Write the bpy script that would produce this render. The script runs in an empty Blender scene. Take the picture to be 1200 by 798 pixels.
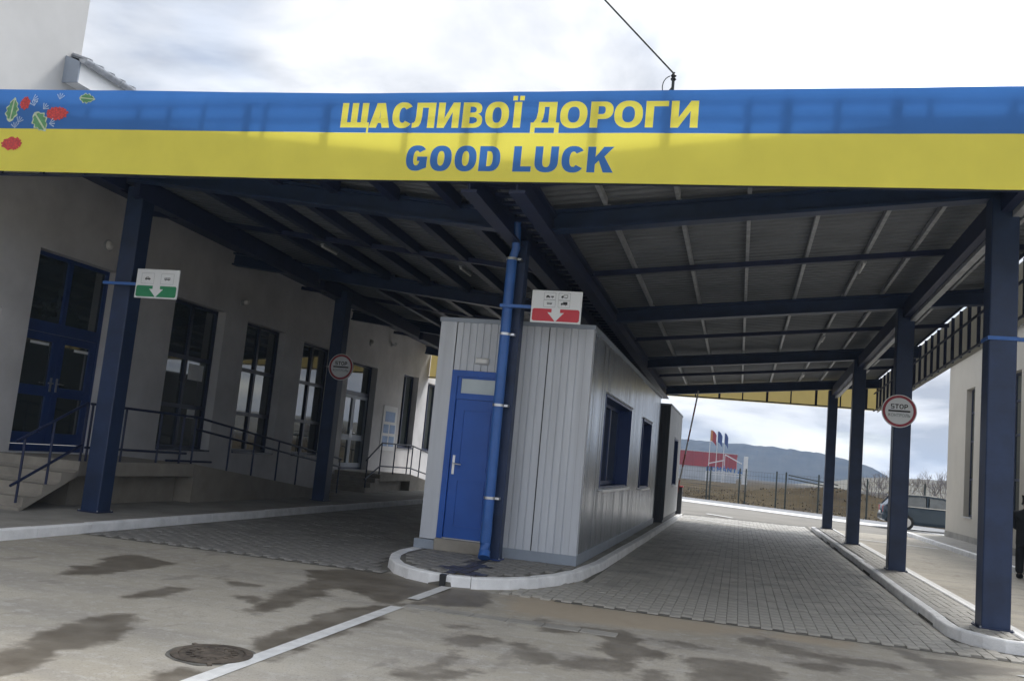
import bpy, bmesh, math, random
import numpy as np
from mathutils import Vector, Matrix, noise as mnoise
from mathutils.geometry import tessellate_polygon
random.seed(7)
R = math.radians
sc = bpy.context.scene
COL = sc.collection

# ------------------------------------------------------------------ camera, world, sun, exposure
cam_d = bpy.data.cameras.new("camera")
cam_d.sensor_width = 36.0
cam_d.lens = 36.0 * 1062.0 / 1200.0
cam_d.clip_start = 0.1
cam_d.clip_end = 6000
cam = bpy.data.objects.new("camera", cam_d)
COL.objects.link(cam)
cam.matrix_world = Matrix((
    (0.96625297, -0.05872894, 0.25081091, 0.0),
    (0.24044295, -0.14372342, -0.95996394, 0.0),
    (0.09242507, 0.98787372, -0.12475222, 1.6),
    (0, 0, 0, 1)))
sc.camera = cam

SUN_EL, SUN_AZ = R(48), R(27)          # azimuth measured from +Y towards +X
sun_dir = Vector((math.sin(SUN_AZ) * math.cos(SUN_EL), math.cos(SUN_AZ) * math.cos(SUN_EL), math.sin(SUN_EL)))
sd = bpy.data.lights.new("sun", 'SUN')
sd.energy = 1.2
sd.angle = R(12)
sd.color = (1.0, 0.95, 0.87)
so = bpy.data.objects.new("sun", sd)
so.rotation_euler = sun_dir.to_track_quat('Z', 'Y').to_euler()
so.location = (0, 0, 60)
COL.objects.link(so)

sc.view_settings.view_transform = 'Standard'
sc.view_settings.look = 'None'
sc.view_settings.exposure = 1.05
sc.view_settings.gamma = 1.0
sc.cycles.max_bounces = 8
sc.cycles.volume_bounces = 1

w = bpy.data.worlds.new("World")
sc.world = w
w.use_nodes = True
nt = w.node_tree
nt.nodes.clear()
def N(t, **kw):
    n = nt.nodes.new(t)
    for k, v in kw.items():
        setattr(n, k, v)
    return n
L = nt.links.new
out = N('ShaderNodeOutputWorld')
mixs = N('ShaderNodeMixShader')
sky = N('ShaderNodeTexSky', sky_type='NISHITA', sun_disc=False, sun_elevation=SUN_EL, sun_rotation=SUN_AZ)
bg1 = N('ShaderNodeBackground'); bg1.inputs[1].default_value = 0.11
L(sky.outputs[0], bg1.inputs[0])
bg2 = N('ShaderNodeBackground'); bg2.inputs[1].default_value = 1.0
tc = N('ShaderNodeTexCoord')
sep = N('ShaderNodeSeparateXYZ'); L(tc.outputs['Generated'], sep.inputs[0])
zz = N('ShaderNodeMath', operation='MAXIMUM'); L(sep.outputs[2], zz.inputs[0]); zz.inputs[1].default_value = 0.0
za = N('ShaderNodeMath', operation='ADD'); L(zz.outputs[0], za.inputs[0]); za.inputs[1].default_value = 0.22
dx = N('ShaderNodeMath', operation='DIVIDE'); L(sep.outputs[0], dx.inputs[0]); L(za.outputs[0], dx.inputs[1])
dy = N('ShaderNodeMath', operation='DIVIDE'); L(sep.outputs[1], dy.inputs[0]); L(za.outputs[0], dy.inputs[1])
cmb = N('ShaderNodeCombineXYZ'); L(dx.outputs[0], cmb.inputs[0]); L(dy.outputs[0], cmb.inputs[1])
n1 = N('ShaderNodeTexNoise'); n1.inputs['Scale'].default_value = 2.1; n1.inputs['Detail'].default_value = 7; n1.inputs['Roughness'].default_value = 0.52; n1.inputs['Distortion'].default_value = 0.35
L(cmb.outputs[0], n1.inputs['Vector'])
n2 = N('ShaderNodeTexNoise'); n2.inputs['Scale'].default_value = 1.1; n2.inputs['Detail'].default_value = 5; n2.inputs['Roughness'].default_value = 0.5
mp = N('ShaderNodeMapping'); mp.inputs['Location'].default_value = (3.7, 1.9, 0.0); L(cmb.outputs[0], mp.inputs[0]); L(mp.outputs[0], n2.inputs['Vector'])
# cloud tone: grey bellies to white tops
cr = N('ShaderNodeValToRGB')
cr.color_ramp.elements[0].position = 0.38; cr.color_ramp.elements[0].color = (0.255, 0.275, 0.315, 1)
cr.color_ramp.elements[1].position = 0.60; cr.color_ramp.elements[1].color = (0.555, 0.565, 0.585, 1)
L(n1.outputs['Fac'], cr.inputs[0])
# glow of the veiled sun
dt = N('ShaderNodeVectorMath', operation='DOT_PRODUCT'); L(tc.outputs['Generated'], dt.inputs[0]); dt.inputs[1].default_value = sun_dir
gl = N('ShaderNodeMapRange'); gl.interpolation_type = 'SMOOTHSTEP'
gl.inputs['From Min'].default_value = 0.79; gl.inputs['From Max'].default_value = 1.0; gl.inputs['To Min'].default_value = 1.0; gl.inputs['To Max'].default_value = 6.0
L(dt.outputs['Value'], gl.inputs['Value'])
mul = N('ShaderNodeVectorMath', operation='SCALE'); L(cr.outputs[0], mul.inputs[0]); L(gl.outputs[0], mul.inputs['Scale'])
L(mul.outputs[0], bg2.inputs[0])
# how much cloud covers the blue
cov = N('ShaderNodeMapRange'); cov.inputs['From Min'].default_value = 0.30; cov.inputs['From Max'].default_value = 0.48; cov.inputs['To Min'].default_value = 0.40; cov.inputs['To Max'].default_value = 1.0
L(n2.outputs['Fac'], cov.inputs['Value'])
L(cov.outputs[0], mixs.inputs[0]); L(bg1.outputs[0], mixs.inputs[1]); L(bg2.outputs[0], mixs.inputs[2]); L(mixs.outputs[0], out.inputs[0])

# ------------------------------------------------------------------ materials
def mat(name, col, rough=0.7, metal=0.0, var=0.12, scale=3.0, bump=0.0, bscale=60.0, col2=None, stretch=(1, 1, 1), spec=0.5, ior=None, detail=6):
    m = bpy.data.materials.new(name)
    m.use_nodes = True
    t = m.node_tree
    b = t.nodes['Principled BSDF']
    b.inputs['Roughness'].default_value = rough
    b.inputs['Metallic'].default_value = metal
    b.inputs['Specular IOR Level'].default_value = spec
    if ior: b.inputs['IOR'].default_value = ior
    tcn = t.nodes.new('ShaderNodeTexCoord')
    mpn = t.nodes.new('ShaderNodeMapping'); mpn.inputs['Scale'].default_value = stretch
    t.links.new(tcn.outputs['Object'], mpn.inputs[0])
    nz = t.nodes.new('ShaderNodeTexNoise'); nz.inputs['Scale'].default_value = scale; nz.inputs['Detail'].default_value = detail; nz.inputs['Roughness'].default_value = 0.6
    t.links.new(mpn.outputs[0], nz.inputs['Vector'])
    rp = t.nodes.new('ShaderNodeValToRGB')
    c2 = col2 or tuple(min(1, c * (1 + var)) for c in col)
    c1 = tuple(c * (1 - var) for c in col) if not col2 else col
    rp.color_ramp.elements[0].position = 0.32; rp.color_ramp.elements[0].color = (*c1, 1)
    rp.color_ramp.elements[1].position = 0.68; rp.color_ramp.elements[1].color = (*c2, 1)
    t.links.new(nz.outputs['Fac'], rp.inputs[0]); t.links.new(rp.outputs[0], b.inputs['Base Color'])
    if bump:
        nb = t.nodes.new('ShaderNodeTexNoise'); nb.inputs['Scale'].default_value = bscale; nb.inputs['Detail'].default_value = 4
        t.links.new(mpn.outputs[0], nb.inputs['Vector'])
        bp = t.nodes.new('ShaderNodeBump'); bp.inputs['Strength'].default_value = bump; bp.inputs['Distance'].default_value = 0.02
        t.links.new(nb.outputs['Fac'], bp.inputs['Height']); t.links.new(bp.outputs[0], b.inputs['Normal'])
    return m

M = {}
M['navy'] = mat('navy_paint', (0.016, 0.033, 0.086), 0.45, var=0.30, scale=2.6, bump=0.04, bscale=25)
M['navy_dark'] = mat('dark_navy_paint', (0.014, 0.022, 0.065), 0.5, var=0.2)
M['frame_blue'] = mat('blue_window_frame', (0.015, 0.042, 0.165), 0.4, var=0.1)
M['frame_dark'] = mat('dark_window_frame', (0.012, 0.02, 0.06), 0.4, var=0.1)
M['door_blue'] = mat('blue_door_paint', (0.008, 0.092, 0.43), 0.38, var=0.12, scale=1.2)
M['post_blue'] = mat('blue_post_paint', (0.016, 0.05, 0.19), 0.42, var=0.2, scale=2)
M['pipe_blue'] = mat('blue_pipe_paint', (0.035, 0.13, 0.42), 0.35, var=0.15, scale=3)
M['galv'] = mat('galvanised_steel', (0.44, 0.455, 0.48), 0.5, 0.35, var=0.2, scale=8)
M['steel'] = mat('bright_steel', (0.62, 0.63, 0.65), 0.3, 0.9, var=0.08)
M['roof'] = mat('roof_sheet_underside', (0.16, 0.172, 0.19), 0.55, 0.1, var=0.15, scale=1.5)
M['wall'] = mat('cream_render', (0.63, 0.62, 0.625), 0.9, var=0.12, scale=1.1, bump=0.15, bscale=140)
M['wall_right'] = mat('pale_cream_render', (0.52, 0.49, 0.43), 0.9, var=0.05, scale=1.1, bump=0.15, bscale=140)
M['wall_up'] = mat('upper_grey_render', (0.50, 0.497, 0.485), 0.9, var=0.06, scale=0.9, bump=0.15, bscale=140)
M['plinth'] = mat('tan_stone_cladding', (0.31, 0.28, 0.235), 0.8, var=0.15, scale=2.5, bump=0.1)
M['conc'] = mat('step_concrete', (0.34, 0.31, 0.265), 0.85, var=0.15, scale=3, bump=0.2)
M['pavement'] = mat('pavement_concrete', (0.31, 0.295, 0.265), 0.85, var=0.22, scale=1.4, bump=0.25)
M['kerb'] = mat('whitewashed_kerb', (0.87, 0.87, 0.87), 0.75, var=0.12, scale=4, bump=0.3, bscale=30)
M['paver'] = mat('grey_paver', (0.385, 0.365, 0.325), 0.58, var=0.26, scale=1.7, bump=0.3, bscale=90)
M['paver_b'] = mat('grey_brown_paver', (0.245, 0.236, 0.22), 0.7, var=0.28, scale=1.7, bump=0.3, bscale=90)
M['paver_wet'] = mat('wet_brown_paver', (0.062, 0.054, 0.045), 0.35, var=0.3, scale=3)
M['bed'] = mat('sandy_joint_bed', (0.15, 0.143, 0.125), 0.95, var=0.3, scale=5)
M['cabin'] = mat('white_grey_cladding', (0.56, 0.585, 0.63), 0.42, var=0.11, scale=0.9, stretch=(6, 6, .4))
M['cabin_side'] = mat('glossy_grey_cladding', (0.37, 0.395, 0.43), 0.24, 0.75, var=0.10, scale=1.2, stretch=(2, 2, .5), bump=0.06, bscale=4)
M['cabin_dark'] = mat('dark_grey_and_shaded_cladding', (0.075, 0.08, 0.09), 0.5, var=0.1)
M['trim'] = mat('grey_blue_trim', (0.30, 0.34, 0.40), 0.4, var=0.08)
M['white'] = mat('white_plastic', (0.78, 0.78, 0.77), 0.4, var=0.04)
M['sign_white'] = mat('sign_white', (0.80, 0.82, 0.84), 0.35, var=0.03)
M['green'] = mat('sign_green', (0.01, 0.25, 0.10), 0.4, var=0.05)
M['red'] = mat('sign_red', (0.62, 0.035, 0.055), 0.4, var=0.05)
M['ring'] = mat('sign_ring_red', (0.34, 0.03, 0.05), 0.4, var=0.08)
M['black'] = mat('sign_black', (0.015, 0.016, 0.018), 0.5, var=0.1)
M['grey_print'] = mat('sign_grey', (0.35, 0.37, 0.39), 0.5, var=0.1)
M['paper'] = mat('paper', (0.80, 0.81, 0.82), 0.8, var=0.04)
M['print_blue'] = mat('printed_blue', (0.30, 0.42, 0.66), 0.7, var=0.15)
M['glass'] = mat('dark_window_glass', (0.045, 0.056, 0.053), 0.03, var=0.3, scale=0.8, ior=2.1)
M['frost'] = mat('reflecting_pale_glass', (0.42, 0.48, 0.49), 0.12, var=0.15, scale=1.2, ior=1.7)
M['iron'] = mat('cast_iron', (0.05, 0.04, 0.032), 0.7, 0.2, col2=(0.16, 0.13, 0.10), scale=9, bump=0.4)
M['line'] = mat('worn_white_paint', (0.66, 0.66, 0.65), 0.75, var=0.12, scale=9, bump=0.2)
M['fence'] = mat('green_black_fence', (0.025, 0.035, 0.032), 0.6, var=0.2)
M['wire'] = mat('fence_wire', (0.09, 0.10, 0.10), 0.6, var=0.2)
M['red_clad'] = mat('red_cladding', (0.34, 0.016, 0.014), 0.55, var=0.1, scale=.5)
M['pale_clad'] = mat('pale_cladding', (0.45, 0.47, 0.5), 0.6, var=0.1, scale=.5)
M['letter_blue'] = mat('sign_letter_blue', (0.02, 0.12, 0.40), 0.5, var=0.1)
M['pole_white'] = mat('white_pole', (0.7, 0.7, 0.7), 0.5, var=0.05)
M['flag_red'] = mat('flag_red', (0.36, 0.025, 0.025), 0.8, var=0.08)
M['flag_yellow'] = mat('flag_yellow', (0.55, 0.20, 0.03), 0.8, var=0.08)
M['flag_blue'] = mat('flag_blue', (0.02, 0.05, 0.22), 0.8, var=0.08)
M['car_paint'] = mat('slate_car_paint', (0.038, 0.058, 0.08), 0.25, 0.3, var=0.05)
M['tyre'] = mat('tyre_rubber', (0.02, 0.02, 0.02), 0.85, var=0.2)
M['tail'] = mat('tail_lamp_red', (0.55, 0.06, 0.05), 0.25, var=0.1)
M['skin'] = mat('skin', (0.45, 0.28, 0.2), 0.6, var=0.06)
M['cloth'] = mat('black_cloth', (0.012, 0.012, 0.014), 0.9, var=0.2)
M['hair'] = mat('dark_hair', (0.02, 0.015, 0.012), 0.7, var=0.2)
M['twig'] = mat('grey_twigs', (0.16, 0.135, 0.13), 0.9, var=0.2)
M['berry'] = mat('berry_print', (0.62, 0.06, 0.05), 0.55, var=0.2, scale=20)
M['berry_dark'] = mat('berry_shade_print', (0.46, 0.045, 0.05), 0.55, var=0.2, scale=20)
M['leaf'] = mat('leaf_print', (0.10, 0.28, 0.12), 0.55, var=0.25, scale=14)
M['leaf_edge'] = mat('leaf_edge_print', (0.50, 0.58, 0.40), 0.55, var=0.15, scale=14)
M['sprig'] = mat('sprig_print', (0.42, 0.55, 0.74), 0.55, var=0.1)
M['strip'] = mat('pale_concrete_strip', (0.26, 0.265, 0.275), 0.9, var=0.1, scale=.6, spec=.1)

def banner_mat(name, col):
    """printed tarpaulin: a little light passes through it"""
    m = mat(name, col, 0.5, var=0.05, scale=1.3, spec=0.3, bump=0.0)
    t = m.node_tree
    b = t.nodes['Principled BSDF']
    tr = t.nodes.new('ShaderNodeBsdfTranslucent')
    rp = [n for n in t.nodes if n.type == 'VALTORGB'][0]
    t.links.new(rp.outputs[0], tr.inputs[0])
    mx = t.nodes.new('ShaderNodeMixShader'); mx.inputs[0].default_value = 0.29
    o = [n for n in t.nodes if n.type == 'OUTPUT_MATERIAL'][0]
    t.links.new(b.outputs[0], mx.inputs[1]); t.links.new(tr.outputs[0], mx.inputs[2]); t.links.new(mx.outputs[0], o.inputs[0])
    return m
M['ban_plain'] = banner_mat('banner_back_cloth', (0.30, 0.285, 0.235))
M['ban_ochre'] = banner_mat('banner_ochre', (0.62, 0.50, 0.20))
M['car_glass'] = mat('car_glass', (0.085, 0.105, 0.125), 0.05, var=0.2, ior=1.9)
M['boom_red'] = mat('faded_red', (0.30, 0.09, 0.075), 0.6)
M['boom_grey'] = mat('faded_white', (0.38, 0.37, 0.36), 0.6)
M['ban_blue'] = banner_mat('banner_blue', (0.05, 0.185, 0.52))
M['ban_yellow'] = banner_mat('banner_yellow', (0.93, 0.83, 0.12))

# ------------------------------------------------------------------ helpers
class MB:
    def __init__(s):
        s.v = []; s.f = []; s.mi = []
    def quad(s, a, b, c, d, mi=0):
        n = len(s.v); s.v += [a, b, c, d]; s.f.append((n, n + 1, n + 2, n + 3)); s.mi.append(mi)
    def box(s, x0, x1, y0, y1, z0, z1, mi=0):
        n = len(s.v)
        s.v += [(x0, y0, z0), (x1, y0, z0), (x1, y1, z0), (x0, y1, z0), (x0, y0, z1), (x1, y0, z1), (x1, y1, z1), (x0, y1, z1)]
        for f in ((0, 3, 2, 1), (4, 5, 6, 7), (0, 1, 5, 4), (1, 2, 6, 5), (2, 3, 7, 6), (3, 0, 4, 7)):
            s.f.append(tuple(n + i for i in f)); s.mi.append(mi)
        return s
    def hexa(s, bot, top, mi=0):
        n = len(s.v); k = len(bot)
        s.v += list(bot) + list(top)
        s.f.append(tuple(n + i for i in reversed(range(k)))); s.mi.append(mi)
        s.f.append(tuple(n + k + i for i in range(k))); s.mi.append(mi)
        for i in range(k):
            j = (i + 1) % k
            s.f.append((n + i, n + j, n + k + j, n + k + i)); s.mi.append(mi)
        return s
    def bar(s, p, q, wx, wz, mi=0, up=(0, 0, 1)):
        p = Vector(p); q = Vector(q); d = (q - p).normalized()
        a = d.cross(Vector(up))
        if a.length < 1e-4: a = d.cross(Vector((0, 1, 0)))
        a.normalize(); b = a.cross(d).normalized()
        a *= wx / 2; b *= wz / 2
        bot = [tuple(p + x) for x in (-a - b, a - b, a + b, -a + b)]
        top = [tuple(q + x) for x in (-a - b, a - b, a + b, -a + b)]
        s.hexa(bot, top, mi); return s
    def tube(s, pts, r, n=10, mi=0, cap=True):
        pts = [Vector(p) for p in pts]
        rr = r if isinstance(r, (list, tuple)) else [r] * len(pts)
        base = len(s.v)
        ref = Vector((0.123, 0.31, 0.94)).normalized()
        for i, p in enumerate(pts):
            d = (pts[min(i + 1, len(pts) - 1)] - pts[max(i - 1, 0)]).normalized()
            a = d.cross(ref)
            if a.length < 1e-3: a = d.cross(Vector((1, 0, 0)))
            a.normalize(); b = d.cross(a)
            for k in range(n):
                t = 2 * math.pi * k / n
                s.v.append(tuple(p + (a * math.cos(t) + b * math.sin(t)) * rr[i]))
        for i in range(len(pts) - 1):
            for k in range(n):
                k2 = (k + 1) % n
                s.f.append((base + i * n + k, base + i * n + k2, base + (i + 1) * n + k2, base + (i + 1) * n + k)); s.mi.append(mi)
        if cap:
            s.f.append(tuple(base + k for k in reversed(range(n)))); s.mi.append(mi)
            e = base + (len(pts) - 1) * n
            s.f.append(tuple(e + k for k in range(n))); s.mi.append(mi)
        return s
    def poly(s, pts2, place, holes=(), mi=0, flip=False):
        """flat polygon with holes; place maps (u, v) to 3-D"""
        loops = [[Vector((u, v, 0)) for u, v in pts2]] + [[Vector((u, v, 0)) for u, v in h] for h in holes]
        flat = [p for l in loops for p in l]
        n = len(s.v)
        s.v += [tuple(place(p.x, p.y)) for p in flat]
        for t in tessellate_polygon(loops):
            a, b, c = (flat[i] for i in t)
            ccw = (b.x - a.x) * (c.y - a.y) - (b.y - a.y) * (c.x - a.x) > 0
            if ccw == flip: t = (t[0], t[2], t[1])
            s.f.append(tuple(n + i for i in t)); s.mi.append(mi)
        return s
    def lathe(s, c, prof, n=24, mi=0):
        base = len(s.v)
        for r, z in prof:
            for k in range(n):
                t = 2 * math.pi * k / n
                s.v.append((c[0] + r * math.cos(t), c[1] + r * math.sin(t), c[2] + z))
        for i in range(len(prof) - 1):
            for k in range(n):
                k2 = (k + 1) % n
                s.f.append((base + i * n + k, base + i * n + k2, base + (i + 1) * n + k2, base + (i + 1) * n + k)); s.mi.append(mi)
        s.f.append(tuple(base + k for k in reversed(range(n)))); s.mi.append(mi)
        e = base + (len(prof) - 1) * n
        s.f.append(tuple(e + k for k in range(n))); s.mi.append(mi)
        return s

ORG = {}
def obj(name, mb, m, parent=None, bevel=0.0, smooth=False, origin=None):
    """links the mesh as ONE object; coordinates are world (or canopy) coordinates less the root's base"""
    me = bpy.data.meshes.new(name)
    if parent is not None:
        o0 = ORG.get(parent.name, (0, 0, 0))
    else:
        if origin is None:
            a = np.array(mb.v); lo = a.min(0); hi = a.max(0)
            origin = ((lo[0] + hi[0]) / 2, (lo[1] + hi[1]) / 2, lo[2])
        o0 = origin
    me.from_pydata([(x - o0[0], y - o0[1], z - o0[2]) for x, y, z in mb.v], [], mb.f)
    for mm in (m if isinstance(m, (list, tuple)) else [m]):
        me.materials.append(mm)
    me.polygons.foreach_set('material_index', mb.mi)
    if bevel:
        bm = bmesh.new(); bm.from_mesh(me)
        bmesh.ops.bevel(bm, geom=list(bm.edges), offset=bevel, segments=1, affect='EDGES', clamp_overlap=True)
        bm.to_mesh(me); bm.free()
    if smooth:
        me.polygons.foreach_set('use_smooth', [True] * len(me.polygons))
        try: me.set_sharp_from_angle(angle=R(40))
        except Exception: pass
    me.update()
    o = bpy.data.objects.new(name, me)
    COL.objects.link(o)
    if parent is not None:
        o.parent = parent; ORG[o.name] = o0
    else:
        o.location = o0; ORG[o.name] = o0
    return o
def tag(o, label=None, cat=None, group=None, kind=None):
    if label: o['label'] = label
    if cat: o['category'] = cat
    if group: o['group'] = group
    if kind: o['kind'] = kind
    return o
def thing(name, loc, label, cat, group=None):
    o = bpy.data.objects.new(name, None); o.empty_display_size = 0.2
    o.location = loc; COL.objects.link(o); ORG[o.name] = tuple(loc)
    return tag(o, label, cat, group)
def struct(name, mb, m, **k):
    o = obj(name, mb, m, **k); o['kind'] = 'structure'; return o
def clone(src, parent, loc, rz=0.0):
    c = src.copy(); COL.objects.link(c); c.parent = parent; c.location = loc; c.rotation_euler = (0, 0, rz); return c

# ------------------------------------------------------------------ letters (unit cap height, own outlines)
def arc(cx, cy, rx, ry, a0, a1, n=10, e=2.35):
    pts = []
    for i in range(n + 1):
        t = R(a0 + (a1 - a0) * i / n); c, s = math.cos(t), math.sin(t)
        pts.append((cx + rx * math.copysign(abs(c) ** (2 / e), c), cy + ry * math.copysign(abs(s) ** (2 / e), s)))
    return pts
def rc(x0, y0, x1, y1): return ([(x0, y0), (x1, y0), (x1, y1), (x0, y1)], [])
def glyph(ch, W, v=0.27, h=0.20):
    """outlines of one letter of width W; v, h are the stem and bar thickness"""
    if ch in 'OО0': return [(arc(W/2, .5, W/2, .52, 0, 350, 28), [arc(W/2, .5, W/2 - v, .52 - h, 0, 350, 28)])]
    if ch == 'Ї': return [rc(W/2 - v/2, 0, W/2 + v/2, 1), rc(0, 1.06, W*.40, 1.24), rc(W*.60, 1.06, W, 1.24)]
    if ch in 'IІ': return [rc(0, 0, W, 1)]
    if ch == 'Щ':
        b = W * .93; t = v * .92
        return [([(0, 0), (b, 0), (b, -.2), (W, -.2), (W, h), (b, h), (b, 1), (b - t, 1), (b - t, h), ((b + t)/2, h), ((b + t)/2, 1), ((b - t)/2, 1), ((b - t)/2, h), (t, h), (t, 1), (0, 1)], [])]
    if ch in 'AА':
        k = v * 1.06
        return [([(0, 0), (k, 0), (k + .06, .19), (W - k - .06, .19), (W - k, 0), (W, 0), (W/2 + k*.56, 1), (W/2 - k*.56, 1)], [[(k + .13, .37), (W/2, .76), (W - k - .13, .37)]])]
    if ch in 'CС':
        o = arc(W*.52, .5, W*.52, .52, 38, 322, 24); i = arc(W*.52, .5, W*.52 - v, .52 - h, 44, 316, 24)
        return [(o + i[::-1], [])]
    if ch == 'G':
        o = arc(W*.50, .5, W*.5, .52, 40, 300, 24); i = arc(W*.5, .5, W*.5 - v, .52 - h, 46, 318, 24)
        return [(o + [(W, .12), (W, .56), (W*.53, .56), (W*.53, .38), (W - v, .38)] + i[::-1], [])]
    if ch == 'Л':
        return [([(0, 0), (.06, 0), (.16, .01), (.28, .06), (.35, .2), (.38, .45), (.38, .8), (W - v, .8), (W - v, 0), (W, 0), (W, 1), (.14, 1), (.14, .48), (.12, .28), (.07, .2), (0, .19)], [])]
    if ch == 'И':
        return [([(0, 0), (v*.95, 0), (W - v*.95, .62), (W - v*.95, 0), (W, 0), (W, 1), (W - v*.95, 1), (v*.95, .38), (v*.95, 1), (0, 1)], [])]
    if ch in 'NН':
        if ch == 'N': return [([(0, 0), (v, 0), (v, .6), (W - v, 0), (W, 0), (W, 1), (W - v, 1), (W - v, .4), (v, 1), (0, 1)], [])]
        return [([(0, 0), (v, 0), (v, .4), (W - v, .4), (W - v, 0), (W, 0), (W, 1), (W - v, 1), (W - v, .6), (v, .6), (v, 1), (0, 1)], [])]
    if ch in 'BВ':
        o = [(0, 0)] + [(W*.6, 0)] + arc(W*.6, .28, W*.4, .28, -80, 70, 9) + arc(W*.56, .75, W*.38, .25, -40, 80, 9) + [(W*.56, 1), (0, 1)]
        return [(o, [[(v, .17), (W*.55, .17), (W*.72, .23), (W*.74, .3), (W*.7, .38), (W*.56, .42), (v, .42)], [(v, .6), (W*.55, .6), (W*.66, .64), (W*.68, .72), (W*.64, .79), (W*.53, .83), (v, .83)]])]
    if ch in 'PР':
        o = [(0, 0), (v, 0), (v, .33), (W*.58, .33)] + arc(W*.58, .665, W*.42, .335, -80, 80, 12) + [(W*.58, 1), (0, 1)]
        return [(o, [[(v, .52)] + [(W*.5, .52)] + arc(W*.52, .67, W*.48 - v, .15, -70, 70, 8) + [(W*.5, .82), (v, .82)]])]
    if ch == 'R':
        o = [(0, 0), (v, 0), (v, .36), (W*.45, .36), (W*.72, 0), (W, 0), (W*.76, .38)] + arc(W*.58, .7, W*.38, .3, -60, 80, 12) + [(W*.58, 1), (0, 1)]
        return [(o, [[(v, .54), (W*.55, .54), (W*.66, .62), (W*.68, .7), (W*.62, .8), (W*.5, .82), (v, .82)]])]
    if ch in 'DD':
        o = [(0, 0), (W*.5, 0)] + arc(W*.5, .5, W*.5, .5, -84, 84, 20) + [(W*.5, 1), (0, 1)]
        return [(o, [[(v, .2), (W*.45, .2)] + arc(W*.46, .5, W*.54 - v, .3, -80, 80, 16) + [(W*.45, .8), (v, .8)]])]
    if ch == 'Д':
        a = .13
        return [([(0, -.2), (.17, -.2), (.17, 0), (W - .17, 0), (W - .17, -.2), (W, -.2), (W, .2), (W - a, .2), (W - a, 1), (.24, 1), (.24, .62), (.2, .36), (.1, .2), (0, .2)],
                 [[(.38, .2), (.45, .36), (.48, .62), (.48, .81), (W - a - v, .81), (W - a - v, .2)]])]
    if ch == 'Г': return [([(0, 0), (v, 0), (v, .8), (W, .8), (W, 1), (0, 1)], [])]
    if ch == 'L': return [([(0, 0), (W, 0), (W, .21), (v, .21), (v, 1), (0, 1)], [])]
    if ch == 'U':
        o = [(0, 1)] + arc(W/2, .40, W/2, .42, 180, 360, 18) + [(W, 1), (W - v, 1)] + arc(W/2, .42, W/2 - v, .24, 360, 180, 14) + [(v, 1)]
        return [(o, [])]
    if ch in 'KК': return [([(0, 0), (v, 0), (v, .32), (v + .13, .46), (W - v*1.25, 0), (W, 0), (v + .33, .62), (W - .02, 1), (W - v*1.3, 1), (v, .61), (v, 1), (0, 1)], [])]
    if ch in 'TТ': return [([(W/2 - v/2, 0), (W/2 + v/2, 0), (W/2 + v/2, .8), (W, .8), (W, 1), (0, 1), (0, .8), (W/2 - v/2, .8)], [])]
    if ch == 'Ь':
        o = [(0, 0), (W*.55, 0)] + arc(W*.58, .31, W*.42, .31, -80, 80, 10) + [(v, .62), (v, 1), (0, 1)]
        return [(o, [[(v, .18), (W*.52, .18), (W*.64, .25), (W*.64, .37), (W*.52, .44), (v, .44)]])]
    if ch == 'S':
        t = h
        return [([(0, 0), (W, 0), (W, .58), (v, .58), (v, 1 - t), (W, 1 - t), (W, 1), (0, 1), (0, .42), (W - v, .42), (W - v, t), (0, t)], [])]
    if ch == 'M': return [([(0, 0), (v*.8, 0), (v*.8, .62), (W/2, .1), (W - v*.8, .62), (W - v*.8, 0), (W, 0), (W, 1), (W - v, 1), (W/2, .45), (v, 1), (0, 1)], [])]
    return [rc(0, 0, W, 1)]
def word(mb, text, widths, gap, x0, z0, H, y, axis=1, v=.27, h=.2, mi=0):
    x = x0
    for ch, W in zip(text, widths):
        if ch != ' ':
            for outl, holes in glyph(ch, W, v, h):
                mb.poly(outl, lambda u, q: (x + u * H, y, z0 + q * H), holes, mi)
        x += (W + gap) * H
    return x

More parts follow.
